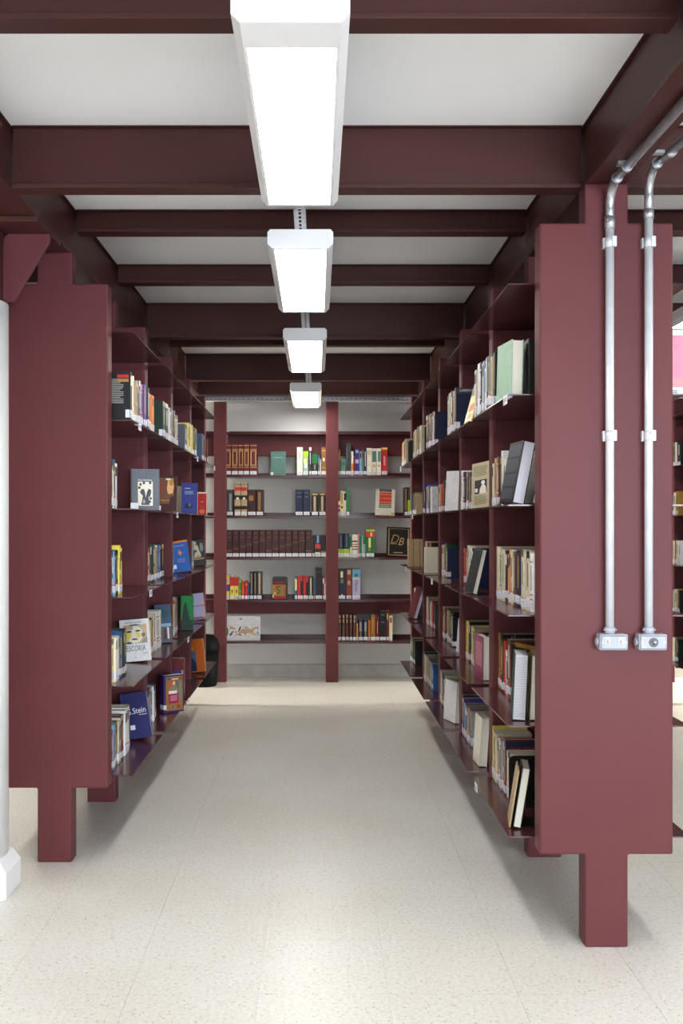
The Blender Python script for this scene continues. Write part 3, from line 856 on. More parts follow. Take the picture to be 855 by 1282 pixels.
face_book((0.722, 4.735, SZ[2]), 0.024, 0.165, 0.215, 'charcoal', 'dark grey text-covered book leaning with cream pages, second bay', yaw=AISLE + R(5), lean=R(13), page=PAGE[1], group=G_R,
          art=[('lines', 0.08, 0.53, 0.95, 0.95, 16, 'black'), ('lines', 0.08, 0.05, 0.95, 0.48, 16, 'black')])
bookend((0.875, 5.08, SZ[1]), 0, 'black metal bookend beside the pink text-covered book, conduit rack', h=0.18, w=0.13)
face_book((0.772, 4.74, SZ[1]), 0.034, 0.16, 0.205, 'mauve', 'mauve pink book with white text on cover, upright, second bay', yaw=AISLE + R(5), lean=R(0.5), page=PAGE[1], group=G_R,
          art=[('r', 0, 0, 1, 1, lin(140, 64, 92)), ('t', 'L:', 0.3, 0.93, 0.08, 'white', 1.0), ('lines', 0.15, 0.3, 0.9, 0.86, 22, 'pink')])
face_book((0.830, 4.74, SZ[1]), 0.02, 0.15, 0.2, 'lavender', 'pale lavender book behind the mauve pink book, second bay', yaw=AISLE, lean=R(0.5), group=G_R)
face_book((0.758, 4.73, SZ[0]), 0.036, 0.16, 0.228, 'ivory', 'white book with pale pages towards the end panel, bottom shelf, second bay', yaw=AISLE + R(2), lean=R(3.5), page=PAGE[1], group=G_R)
face_book((0.815, 4.73, SZ[0]), 0.02, 0.16, 0.212, 'black', 'black book behind the white leaning book, bottom shelf, second bay', yaw=AISLE, lean=R(3.5), group=G_R)
# third bay
face_book((0.775, 5.73, SZ[3]), 0.02, 0.16, 0.232, 'white', 'blank white book standing cover out, fourth shelf up, third bay', yaw=AISLE + R(20), lean=R(2), roll=R(2), page=lin(215, 160, 90), group=G_R)
face_book((0.815, 5.68, SZ[1]), 0.012, 0.15, 0.19, 'white', 'thin white book leaning beside a black one, third bay, conduit rack', yaw=AISLE + R(6), lean=R(4), group=G_R)
face_book((0.765, 5.74, SZ[0]), 0.03, 0.17, 0.232, 'white', 'white speckled book standing cover out, bottom shelf, third bay', yaw=AISLE + R(16), lean=R(4), page=PAGE[1], group=G_R)
# fourth and fifth bays
bookend((0.79, 6.62, SZ[4]), 0, 'black metal bookend at the end of top row, fourth bay of conduit rack', h=0.185, w=0.14)
bookend((0.79, 7.80, SZ[4]), 0, 'black metal bookend at the end of top row, fifth bay of conduit rack', h=0.185, w=0.14)
face_book((0.815, 6.78, SZ[2]), 0.06, 0.15, 0.175, 'ivory', 'small thick book with cream pages, third shelf up, fourth bay', yaw=0, page=PAGE[1], spine_at=-1, group=G_R, art=[('r', 0, 0, 1, 1, lin(222, 214, 190))])
face_book((0.80, 7.86, SZ[2]), 0.07, 0.15, 0.215, 'tan', 'thick tan page block standing in fifth bay, third shelf up', yaw=0, page=PAGE[2], group=G_R, art=[('r', 0.25, 0, 0.3, 1, 'gold'), ('r', 0.6, 0, 0.65, 1, 'gold')])
face_book((0.735, 7.78, SZ[1]), 0.03, 0.2, 0.25, 'maroon', 'maroon leather book leaning far over with white pages, fifth bay', yaw=AISLE + R(8), lean=R(17), page=lin(220, 220, 238), group=G_R,
          art=[('r', 0.04, 0.1, 0.96, 0.12, 'oxblood'), ('r', 0.04, 0.45, 0.96, 0.47, 'oxblood'), ('r', 0.04, 0.75, 0.96, 0.77, 'oxblood')])
# covers that carry readable print on books in the rows: thin jackets of print on the near cover
def near_print(label_part, art, w=None):
    for o in COL.objects:
        if o.get('label') and label_part in o['label']:
            d = o.dimensions
            t, ww, h = d.y, d.x, d.z
            m = art_mesh(art, ww, h)
            m.v = [(x, y - t / 2, z) for x, y, z in m.v]
            m.build('cover_print', 'print', o)
            return o
    raise RuntimeError('no ' + label_part)
bpy.context.view_layer.update()
near_print('maroon book, third from end-panel side, bottom shelf, end bay, conduit', [('r', 0.0, 0.62, 1, 0.97, 'navy'), ('r', 0, 0.60, 1, 0.62, 'grey'), ('t', 'Oscar Wilde', 0.45, 0.85, 0.075, 'red', 1.2)])
near_print('navy book, first from end-panel side, top book shelf, second bay, conduit', [('r', 0, 0.86, 1, 1, 'charcoal'), ('t', 'LABERINTO', 0.4, 0.93, 0.07, 'white', 1.0)])
near_print('brown book, first from end-panel side, second shelf up, end bay, conduit', [('r', 0.02, 0.02, 0.98, 0.97, 'oxblood'), ('p', [(0.05, 0.94), (0.14, 0.96), (0.9, 0.84), (0.9, 0.79), (0.5, 0.83), (0.15, 0.88)], 'ochre'), ('e', 0.1, 0.92, 0.03, 0.012, 'black'), ('lines', 0.1, 0.72, 0.95, 0.80, 3, 'orange'), ('e', 0.4, 0.4, 0.2, 0.12, 'chestnut'), ('e', 0.1, 0.2, 0.05, 0.03, 'orange')])
wr = [('r', 0.0, 0.0, 1, 0.97, 'black')]
for q in range(26):
    u, v = random.uniform(0.05, 0.95), random.uniform(0.45, 0.94)
    a_, L_ = random.uniform(0, 3.14), random.uniform(0.04, 0.12)
    dx, dy = math.cos(a_) * L_, math.sin(a_) * L_ * 0.6
    wr.append(('p', [(u - dx, v - dy), (u - dx + 0.015, v - dy), (u + dx + 0.02, v + dy), (u + dx, v + dy + 0.012)], 'grey'))
near_print('black book, sixth from end-panel side, second shelf up, end bay, conduit', wr)
near_print('black book, 12 thing' if False else 'black book, twelfth from end-panel side, third shelf up, end bay, conduit', [('r', 0.05, 0.35, 0.9, 0.93, 'ivory'), ('r', 0.1, 0.4, 0.85, 0.85, 'pink')])
# far side of the conduit rack: pink book seen past the end panel
face_book((1.288, 3.68, SZ[4]), 0.02, 0.15, 0.243, 'rose', 'bright pink paperback with white text, on far side of conduit rack', spine_at=1, group='books beyond the conduit rack',
          art=[('r', 0, 0.92, 1, 1, 'ivory'), ('lines', 0.3, 0.66, 0.7, 0.84, 7, 'ivory'), ('lines', 0.45, 0.55, 0.7, 0.58, 1, 'ivory'), ('r', 0, 0.14, 1, 0.26, 'pink'), ('r', 0, 0.0, 1, 0.13, 'white'), ('lines', 0.6, 0.03, 0.85, 0.09, 2, 'slate')])
# rack beyond: the few books seen past the end panel
for k, spec in enumerate(('ivory:44:20 olive:50:20.4 black:40:19', 'grey:40:19 cream:54:20 tan:44:20 black:36:19.5', 'cream:42:20 chestnut:40:20 ivory:44:19.6 white:40:19', 'denim:40:18 cream:46:19.6 ochre:50:20', 'olive:50:20.6 white:40:20.6 black:80:21')):
    rack_row('N', 4, k, spec, 2.965)

# =============================== column rack ===============================
XSL = [-0.935, -0.93, -0.93, -0.93, -0.845]
ROWS_L = {
 (0, 4): 'black:46:22.3 charcoal:26:22.2 ivory:24:21 black:24:21.5 cream:28:20.8 tan:34:20.5 teal:46:21 teal:38:21.3 white:36:20.6 pink:46:21 purple:80:21.6 bottle:62:22 bottle:50:21.6 orange:76:19.8 orange:66:19.6',
 (0, 3): 'charcoal:28:21 ivory:30:20 denim:40:22.6 white:52:21',
 (0, 2): 'navy:26:20.5 blue:40:21 lightblue:34:20.8 black:44:20.8 navy:28:20.6 yellow:36:22.8 lemon:42:21.8',
 (0, 1): 'purple:26:20 lemon:64:20.2 ivory:48:20.4 grey:42:20 cream:30:20.4 blue:72:22 bottle:48:21.8 teal:58:22',
 (0, 0): 'white:30:21 magenta:34:19 sky:44:20.4 ivory:32:19 olive:54:20.6 beige:34:20 white:34:20.6 maroon:60:21 grey:32:20 white:54:22 ivory:54:22.4 cream:46:22.6',
 (1, 4): 'bottle:90:21 bottle:86:20.6 cream:46:21 brown:46:21.2 white:56:20.6 tan:50:20.4 grey:52:20 charcoal:70:21 ivory:90:19 slate:60:19.6',
 (1, 2): 'chestnut:60:20 chestnut:56:19.6 bottle:60:22 bottle:60:21.6 slate:56:21 tan:50:20 white:36:20.6 blue:60:21 blue:50:20.6 black:80:20.8',
 (1, 1): 'cream:56:19 cream:50:18.8 tan:56:19.2 charcoal:40:19.6 beige:44:20 cream:60:21.4 white:70:22 ivory:56:22 ivory:50:21.8',
 (1, 0): 'tan:70:20 tan:56:19.8 charcoal:50:20.4 lightblue:56:20.6 white:40:20 charcoal:50:19.6 slate:50:19.4',
 (2, 4): 'slate:120:18 yellow:46:20 blue:50:20.6 cream:80:20.4 yellow:76:20.2 black:80:19.6 olive:80:19.8 cream:70:20',
 (2, 1): 'lemon:60:20 cream:60:20.6 scarlet:50:22.6 grey:70:25 slate:60:24',
 (2, 0): 'maroon:70:22 maroon:60:21.6 white:60:20 grey:60:20.4 navy:60:20.6 white:50:20.2',
 (3, 4): 'denim:120:20.4 grey:86:20 maroon:70:20.4 maroon:90:19.4',
}
for (b, k), spec in ROWS_L.items():
    st = {(2, 0): 0.2}.get((b, k), 0.02 if b == 0 else 0.03)
    rack_row('L', b, k, spec, XSL[k], st)
rack_row('L', 1, 3, 'white:44:20 navy:46:20.2 charcoal:50:20 olive:50:20.2', XSL[3], 0.50)
rack_row('L', 2, 3, 'cream:60:19.4 ivory:50:19 tan:60:18.6', XSL[3], 0.55)
rack_row('L', 2, 2, 'white:24:21 black:36:20', XSL[2], 0.05)
rack_row('L', 3, 2, 'charcoal:60:22.6 lavender:60:20.4 grey:56:20.4', XSL[2], 0.02)
rack_row('L', 3, 1, 'bottle:60:22 bottle:56:21.6', XSL[1], 0.02)
G_L = 'books shown cover out on the column rack'
near_art = [('r', 0, 0, 1, 1, 'black'), ('lines', 0.06, 0.34, 0.8, 0.86, 14, 'grey'), ('r', 0.62, 0.87, 0.95, 0.94, 'red'), ('r', 0.62, 0.79, 0.95, 0.85, 'ochre')]
bpy.context.view_layer.update()
o = [q for q in COL.objects if q.get('label') == 'black book, first from end-panel side, top book shelf, end bay, column rack'][0]
am = art_mesh(near_art, o.dimensions.x, o.dimensions.z)
am.v = [(-x, -y + o.dimensions.y / 2, z) for x, y, z in am.v]
am.build('cover_print', 'print', o)
# grey art book and brown art book
checks = []
for i, (u, v) in enumerate([(0.34, 0.62), (0.68, 0.66), (0.30, 0.54), (0.64, 0.35), (0.66, 0.20), (0.46, 0.655), (0.69, 0.28)]):
    checks.append(('r', u - 0.04, v - 0.03, u + 0.04, v + 0.03, 'charcoal'))
face_book((-0.880, 5.12, SZ[3]), 0.03, 0.146, 0.212, 'slate', 'slate grey art book facing out, column rack', lean=R(5), yaw=R(15), group=G_L, sticker=(0.0, 0.02, 0.26, 0.17),
          art=[('r', 0, 0, 0.05, 1, 'charcoal'), ('t', 'Saul Steinberg', 0.50, 0.73, 0.062, 'white', 0.95), ('r', 0.25, 0.10, 0.77, 0.685, 'ivory')] + checks +
              [('p', [(0.32, 0.42), (0.36, 0.5), (0.46, 0.51), (0.5, 0.42), (0.52, 0.3), (0.56, 0.42), (0.62, 0.52), (0.72, 0.48), (0.7, 0.38), (0.62, 0.32), (0.66, 0.12), (0.36, 0.12), (0.42, 0.34)], 'charcoal'), ('e', 0.60, 0.55, 0.06, 0.04, 'white'), ('e', 0.46, 0.2, 0.05, 0.05, 'grey')])
face_book((-0.868, 5.62, SZ[3]), 0.03, 0.155, 0.200, 'brown', 'brown art book with glowing profile on cover, facing out, column rack', lean=R(8), yaw=R(2), spine_at=1, group=G_L, sticker=(0.33, 0.02, 0.43, 0.15),
          art=[('r', 0, 0, 1, 1, 'oxblood'), ('r', 0.3, 0.2, 0.9, 0.95, 'brown'), ('e', 0.42, 0.66, 0.09, 0.14, 'chestnut'), ('p', [(0.68, 0.92), (0.86, 0.92), (0.9, 0.7), (0.86, 0.5), (0.7, 0.48), (0.66, 0.56), (0.64, 0.66), (0.66, 0.72)], 'peach'), ('e', 0.80, 0.82, 0.08, 0.1, 'ochre'), ('t', 'Retrato e Gravura', 0.64, 0.30, 0.055, 'yellow', 0.75), ('r', 0.6, 0.89, 0.78, 0.93, 'ivory'), ('e', 0.85, 0.2, 0.12, 0.22, 'oxblood')])
face_book((-0.845, 6.62, SZ[3]), 0.012, 0.105, 0.205, 'indigo', 'royal blue book with white text facing out, column rack', lean=R(6), yaw=R(3), group=G_L,
          art=[('r', 0, 0, 1, 1, lin(52, 62, 140)), ('lines', 0.2, 0.80, 0.6, 0.84, 1, 'ivory'), ('lines', 0.2, 0.62, 0.75, 0.74, 3, 'lightblue'), ('e', 0.45, 0.25, 0.25, 0.09, 'navy'), ('e', 0.52, 0.28, 0.1, 0.06, 'slate')])
face_book((-0.875, 7.62, SZ[3]), 0.02, 0.075, 0.175, 'red', 'small red and orange book with white border, facing out, column rack', lean=R(4), group=G_L,
          art=[('r', 0, 0, 1, 1, 'ivory'), ('r', 0.06, 0, 0.94, 0.94, 'red'), ('e', 0.5, 0.15, 0.3, 0.1, 'orange'), ('e', 0.5, 0.35, 0.2, 0.07, 'scarlet'), ('lines', 0.3, 0.55, 0.7, 0.6, 1, 'peach')])
# third shelf up
face_book((-0.905, 6.72, SZ[2]), 0.014, 0.122, 0.212, 'blue', 'bright blue book with orange emblem, tilted, third shelf up, column rack', lean=R(8), yaw=R(4), roll=R(-9), group=G_L, sticker=(0.04, 0.12, 0.24, 0.25),
          art=[('r', 0, 0, 1, 1, lin(20, 92, 178)), ('r', 0, 0.94, 1, 1, 'orange'), ('lines', 0.22, 0.82, 0.85, 0.85, 1, 'peach'), ('p', [(0.5, 0.54), (0.42, 0.62), (0.44, 0.66), (0.48, 0.64), (0.47, 0.73), (0.56, 0.66), (0.66, 0.62), (0.58, 0.56), (0.55, 0.52)], 'orange'), ('t', 'LUZ E COR', 0.55, 0.40, 0.05, 'peach', 0.95), ('t', 'UMA PEÇA', 0.55, 0.33, 0.05, 'peach', 1.0), ('t', '+', 0.62, 0.1, 0.07, 'lightblue', 1)])
face_book((-0.925, 7.86, SZ[2]), 0.014, 0.115, 0.20, 'slate', 'art book with pale seated figure on cover, tilted, third shelf up', lean=R(8), roll=R(-8), group=G_L,
          art=[('r', 0, 0, 1, 1, 'charcoal'), ('e', 0.3, 0.88, 0.18, 0.09, 'beige'), ('p', [(0.2, 0.78), (0.55, 0.8), (0.62, 0.6), (0.72, 0.4), (0.7, 0.32), (0.2, 0.3), (0.3, 0.5)], 'cream'), ('e', 0.36, 0.57, 0.1, 0.06, 'slate'), ('r', 0.1, 0.22, 0.9, 0.28, 'tan'), ('e', 0.8, 0.7, 0.12, 0.18, 'grey'), ('lines', 0.4, 0.34, 0.65, 0.38, 1, 'navy'), ('e', 0.12, 0.55, 0.1, 0.12, 'grey')])
# second shelf up
face_book((-0.953, 5.27, SZ[1]), 0.014, 0.158, 0.222, 'white', 'white book titled ESCORIA with yellow-grey face, column rack', lean=R(5), roll=R(-5), yaw=R(-2), group=G_L,
          art=[('t', 'Isaac Bashevis Singer', 0.48, 0.925, 0.058, 'slate', 0.85), ('r', 0.13, 0.42, 0.92, 0.87, 'beige'), ('e', 0.5, 0.64, 0.28, 0.21, 'ivory'), ('r', 0.15, 0.75, 0.45, 0.86, 'tan'), ('p', [(0.2, 0.72), (0.4, 0.68), (0.36, 0.55), (0.22, 0.45), (0.16, 0.5)], 'yellow'), ('p', [(0.54, 0.7), (0.68, 0.66), (0.72, 0.56), (0.6, 0.56)], 'yellow'),
               ('e', 0.32, 0.71, 0.1, 0.025, 'charcoal'), ('e', 0.62, 0.72, 0.09, 0.022, 'charcoal'), ('p', [(0.44, 0.7), (0.5, 0.7), (0.55, 0.58), (0.42, 0.57)], 'ivory'), ('e', 0.5, 0.525, 0.11, 0.02, 'brown'), ('e', 0.8, 0.62, 0.07, 0.05, 'olive'), ('p', [(0.7, 0.43), (0.92, 0.43), (0.92, 0.58), (0.82, 0.54)], 'grey'), ('e', 0.5, 0.86, 0.18, 0.02, 'slate'), ('e', 0.3, 0.44, 0.1, 0.03, 'slate'), ('p', [(0.78, 0.86), (0.92, 0.86), (0.92, 0.7)], 'peach'),
               ('t', 'ESCÓRIA', 0.52, 0.30, 0.19, 'charcoal', 0.62), ('lines', 0.76, 0.175, 0.92, 0.195, 1, 'slate'), ('t', 'L', 0.5, 0.09, 0.08, 'black', 1.0)])
face_book((-0.938, 6.13, SZ[1]), 0.014, 0.10, 0.235, 'denim', 'dusty blue photo book facing out between rows, second shelf up, column rack', lean=R(5), roll=R(-4), group=G_L,
          art=[('r', 0, 0, 1, 0.42, 'slate'), ('r', 0.2, 0.1, 0.35, 0.38, 'ivory'), ('r', 0.55, 0.08, 0.66, 0.36, 'maroon'), ('r', 0.75, 0.1, 0.85, 0.4, 'ivory'), ('r', 0, 0.42, 1, 0.5, 'lightblue'), ('e', 0.5, 0.75, 0.4, 0.12, 'teal')])
face_book((-0.895, 6.88, SZ[1]), 0.03, 0.085, 0.238, 'emerald', 'bright green book with a dark tree shape, facing out, column rack', lean=R(3), group=G_L,
          art=[('r', 0, 0, 1, 1, lin(18, 128, 62)), ('r', 0, 0, 1, 0.3, 'bottle'), ('p', [(0.1, 0.3), (0.18, 0.6), (0.3, 0.78), (0.42, 0.82), (0.56, 0.6), (0.7, 0.4), (0.75, 0.3)], 'bottle')])
face_book((-0.895, 7.62, SZ[1]), 0.012, 0.10, 0.20, 'lavender', 'lavender book of two pale sky pictures, tilted, column rack', lean=R(6), roll=R(-7), group=G_L,
          art=[('r', 0, 0.52, 1, 1, 'lavender'), ('r', 0, 0.02, 1, 0.48, 'lavender'), ('r', 0, 0.5, 1, 0.53, 'mauve'), ('r', 0, 0.02, 1, 0.10, 'mauve'), ('e', 0.87, 0.6, 0.1, 0.06, 'peach'), ('e', 0.87, 0.12, 0.1, 0.06, 'peach'), ('lines', 0.35, 0.43, 0.6, 0.45, 1, 'purple')])
# bottom shelf
face_book((-0.930, 5.22, SZ[0]), 0.03, 0.140, 0.238, 'indigo', 'dark blue book titled Stein, tilted, bottom shelf, column rack', lean=R(5), roll=R(-9), group=G_L, sticker=(0.24, 0.2, 0.42, 0.3),
          art=[('r', 0, 0, 1, 1, lin(36, 38, 96)), ('t', 'G.Stein', 0.53, 0.60, 0.185, 'white', 0.82, R(3)), ('lines', 0.62, 0.49, 0.92, 0.53, 1, 'lavender'), ('r', 0.02, 0, 0.05, 1, lin(60, 60, 130))])
face_book((-0.862, 6.02, SZ[0]), 0.055, 0.135, 0.225, 'violet', 'thick violet book with ornate gold illuminated cover, bottom shelf, column rack', lean=R(0), yaw=R(36), group=G_L, sticker=(0.0, 0.09, 0.13, 0.21),
          art=[('r', 0.10, 0.05, 0.95, 0.96, 'gold'), ('r', 0.76, 0.3, 0.9, 0.8, 'olive'), ('r', 0.3, 0.45, 0.74, 0.84, 'slate'), ('e', 0.36, 0.76, 0.1, 0.06, 'scarlet'), ('p', [(0.25, 0.6), (0.38, 0.72), (0.62, 0.72), (0.74, 0.58), (0.6, 0.54)], 'olive'), ('e', 0.5, 0.78, 0.07, 0.055, 'peach'), ('r', 0.24, 0.5, 0.66, 0.58, 'ivory'), ('r', 0.25, 0.24, 0.74, 0.5, 'magenta'), ('lines', 0.32, 0.30, 0.68, 0.46, 4, 'pink'), ('e', 0.46, 0.14, 0.1, 0.09, 'ochre'), ('e', 0.46, 0.14, 0.07, 0.07, 'slate'), ('e', 0.74, 0.14, 0.07, 0.05, 'chestnut'), ('e', 0.85, 0.9, 0.07, 0.04, 'brown'), ('e', 0.25, 0.9, 0.1, 0.03, 'teal'), ('r', 0.4, 0.88, 0.7, 0.9, 'ivory')])
face_book((-0.912, 7.58, SZ[0]), 0.03, 0.14, 0.25, 'ochre', 'orange book with blue picture, tilted, bottom shelf, column rack', lean=R(6), roll=R(-7), yaw=R(-8), group=G_L,
          art=[('r', 0, 0, 1, 1, lin(190, 96, 32)), ('r', 0.05, 0.03, 0.55, 0.62, 'denim'), ('p', [(0.05, 0.3), (0.2, 0.5), (0.35, 0.4), (0.5, 0.3), (0.55, 0.03), (0.05, 0.03)], 'navy'), ('e', 0.35, 0.72, 0.07, 0.04, 'peach')])
face_book((-0.925, 6.47, SZ[0]), 0.10, 0.12, 0.262, 'maroon', 'tall thick maroon book with blue and white picture, bottom shelf, third bay', group=G_L, page=PAGE[2], spine_at=1,
          art=[('r', 0.1, 0.1, 0.9, 0.72, 'indigo'), ('r', 0.4, 0.2, 0.7, 0.62, 'lightblue'), ('r', 0.9, 0.1, 1.0, 0.72, 'tan')])

# =============================== wall bookcase ===============================
# entries in photo pixels along the shelf, converted to metres at the shelf's own depth
YW = 9.515
def wx(p): return (p - 396) * YW / 1246
BAYN = ['bay by bin', 'bay past middle post']
def wall_row(k, bay, rows, name='book', cat='book', word='book'):
    z = WZ[k]
    for i, (x0, x1, yt, c, sp) in enumerate(rows):
        t = (x1 - x0) * YW / 1246 - 0.001
        h = 1.5 + (657 - yt) * YW / 1246 - z
        w = min(max(h * 0.7, 0.12), 0.21)
        o = make_book(name, t, w, h, C[c], sp if sp is not None else auto_spine(c), near=0, red=False, st_h=0.032, st_z=0.008)
        o.rotation_euler = (0, 0, R(90))
        o.location = ((wx(x0) + wx(x1)) / 2, YW + w / 2 + random.uniform(0, 0.006), z + 0.0004)
        WALL_COUNT.setdefault((k, bay), 0); WALL_COUNT[(k, bay)] += 1
        lv = ['bottom shelf', 'second shelf up', 'third shelf up', 'fourth shelf up', 'top book shelf'][k]
        tag(o, '%s%s %s, %s along %s, wall bookcase %s' % (size_word(t), cname(c), word, ORD[WALL_COUNT[(k, bay)]], lv, BAYN[bay]), cat, '%ss on the wall bookcase, %s' % (word, lv))
WALL_COUNT = {}
BURG = [(0.92, 0.94, 0, 1, 'gilt'), (0.80, 0.82, 0, 1, 'gilt'), (0.30, 0.78, 0.10, 0.90, 'gilt'), (0.33, 0.75, 0.24, 0.76, 'maroon'), (0.24, 0.26, 0, 1, 'gilt')]
TANV = [(0.94, 0.96, 0, 1, 'brown'), (0.76, 0.86, 0.0, 1, 'red'), (0.50, 0.62, 0.0, 1, 'black'), (0.5, 0.56, 0.3, 0.7, 'ivory'), (0.2, 0.30, 0.0, 1, 'black')]
BV = lambda c='gilt': [(0.86, 0.9, 0.2, 0.8, c), (0.70, 0.75, 0.25, 0.75, c)]
# top shelf
wall_row(4, 0, [(281.6, 289.4, 555, 'maroon', BURG), (290, 297.8, 555, 'maroon', BURG), (298.2, 304.9, 555, 'maroon', BURG), (305.2, 312, 555, 'maroon', BURG), (312.6, 321.6, 555, 'maroon', BURG)], 'encyclopedia_volume', 'encyclopedia', 'gilt volume')
wall_row(4, 0, [(371.7, 379, 560, 'ivory', [(0.6, 0.85, 0.5, 0.65, 'grey')]), (379.2, 386, 565, 'mint', [(0.75, 1.0, 0, 1, 'lime'), (0.3, 0.5, 0.2, 0.7, 'white'), (0.5, 0.7, 0.2, 0.9, 'lemon')]), (387, 389.8, 560, 'charcoal', None), (390, 397.6, 568, 'black', [(0.55, 0.98, 0.0, 0.9, 'emerald'), (0.25, 0.5, 0.3, 0.6, 'olive')]),
                (398, 400.4, 570, 'blue', None), (400.6, 402, 575, 'white', []), (402.3, 408.2, 560, 'gold', [(0.86, 0.9, 0.1, 0.9, 'gilt'), (0.5, 0.62, 0.3, 0.7, 'ivory'), (0.25, 0.28, 0.1, 0.9, 'gilt')])])
wall_row(4, 1, [(423, 426.2, 563, 'gold', [(0.3, 0.9, 0.4, 0.6, 'gilt')]), (426.4, 432.6, 574.5, 'seagreen', [(0.6, 0.8, 0.2, 0.8, 'teal')]), (432.8, 439.4, 555, 'charcoal', [(0.3, 0.9, 0.7, 0.85, 'slate')]), (439.6, 442.4, 565, 'ivory', [(0.2, 0.48, 0, 1, 'orange')]), (442.6, 443.8, 572, 'red', []),
                (444, 449.8, 562, 'indigo', [(0.45, 0.6, 0.1, 0.9, 'lavender'), (0.85, 0.95, 0.2, 0.8, 'lightblue')]), (450, 453, 565, 'lightblue', None), (453.2, 455.3, 564, 'seagreen', None), (455.5, 459, 562, 'navy', None), (459.2, 465.6, 561, 'ivory', [(0.76, 0.92, 0.1, 0.9, 'beige'), (0.08, 0.14, 0.4, 0.6, 'red')]),
                (465.8, 471.3, 561.5, 'ivory', [(0.5, 0.9, 0.05, 0.95, 'seagreen'), (0.3, 0.4, 0.2, 0.8, 'beige')]), (471.5, 477, 561.5, 'ivory', [(0.5, 0.9, 0.05, 0.7, 'seagreen'), (0.3, 0.4, 0.2, 0.8, 'beige')]), (477.6, 485, 560, 'red', [(0.92, 0.99, 0, 1, 'yellow'), (0.35, 0.68, 0.35, 0.65, 'pink')])])
# fourth shelf
wall_row(3, 0, [(284, 291.8, 613, 'charcoal', [(0.2, 0.85, 0.25, 0.6, 'grey')])])
wall_row(3, 0, [(293.4, 301.4, 604.5, 'tan', TANV), (301.7, 309.3, 604.5, 'tan', TANV)], 'encyclopedia_volume', 'encyclopedia', 'leather volume')
wall_row(3, 0, [(310, 320.4, 613, 'oxblood', [(0.58, 0.78, 0.3, 0.85, 'gold')]), (321, 329.5, 613, 'oxblood', [(0.2, 0.9, 0.4, 0.7, 'gilt'), (0.2, 0.9, 0.47, 0.6, 'oxblood')]), (369.7, 379.4, 613, 'navy', BV('slate')), (379.8, 388, 613, 'navy', BV('slate')), (390, 398.4, 617, 'black', [(0.2, 0.85, 0.35, 0.7, 'tan'), (0.9, 0.97, 0.1, 0.9, 'gilt')]), (399.4, 407.7, 617, 'black', [(0.2, 0.85, 0.35, 0.7, 'tan'), (0.9, 0.97, 0.1, 0.9, 'gilt')])])
wall_row(3, 1, [(423, 425.8, 623, 'ivory', [(0.8, 1.0, 0, 1, 'scarlet'), (0.45, 0.6, 0, 1, 'red'), (0.1, 0.38, 0, 1, 'indigo')]), (426, 430.4, 615, 'lemon', [(0.5, 0.95, 0.3, 0.7, 'olive'), (0.3, 0.4, 0.3, 0.7, 'black')]), (430.7, 433.3, 616, 'ivory', [(0.65, 0.95, 0, 1, 'navy')]), (433.5, 437.4, 610.5, 'seagreen', [(0.1, 0.95, 0, 0.6, 'green')]),
                (506.5, 510, 610, 'oxblood', [(0.2, 0.95, 0.4, 0.6, 'gilt')]), (510.2, 513.6, 610, 'charcoal', [(0.05, 0.55, 0, 1, 'lime')])])
# third shelf: long set
wall_row(2, 0, [(282.8 + 8.29 * i, 282.8 + 8.29 * (i + 1) - 0.12, 663.5, 'oxblood', [(0.86, 0.92, 0.25, 0.75, 'brown'), (0.70, 0.75, 0.25, 0.75, 'brown'), (max(0.2, 0.24 + 0.075 * (i % 6)) - 0.02, max(0.2, 0.24 + 0.075 * (i % 6)) + 0.03, 0.0, 1, 'brown')]) for i in range(13)], 'encyclopedia_volume', 'encyclopedia', 'leather volume')
wall_row(2, 0, [(391, 393.8, 670, 'black', []), (394.2, 401.8, 670, 'navy', [(0.4, 0.6, 0.05, 0.95, 'scarlet'), (0.65, 0.98, 0.35, 0.65, 'lightblue'), (0.12, 0.24, 0.1, 1, 'yellow')]), (402, 408, 670, 'black', [(0.05, 0.28, 0, 1, 'olive'), (0.05, 0.2, 0.0, 0.6, 'yellow')])])
wall_row(2, 1, [(423.2, 430, 668, 'navy', [(0.0, 0.36, 0, 1, 'lime'), (0.42, 0.95, 0.35, 0.65, 'slate')]), (430.2, 437.6, 668, 'navy', [(0.0, 0.36, 0, 1, 'lime'), (0.42, 0.95, 0.35, 0.65, 'slate')]), (438, 440.4, 672, 'ivory', [(0.5, 1.0, 0, 1, 'green')]),
                (440.6, 447.7, 669.5, 'ivory', [(0.68, 0.74, 0, 1, 'black'), (0.56, 0.6, 0, 1, 'scarlet'), (0.46, 0.5, 0, 1, 'black'), (0.34, 0.38, 0, 1, 'black')]), (447.9, 449.8, 668, 'pink', []), (450, 452.4, 671, 'green', []), (452.6, 457.7, 670, 'lavender', [(0.6, 1.0, 0, 0.6, 'green'), (0.2, 0.6, 0.5, 0.9, 'mint')]),
                (458, 468.6, 663, 'green', [(0.93, 1.0, 0, 1, 'lime'), (0.74, 0.92, 0.0, 1, 'scarlet'), (0.35, 0.7, 0.42, 0.68, 'lemon'), (0.76, 0.9, 0.3, 0.45, 'ivory'), (0.24, 0.32, 0.5, 0.66, 'orange')])])
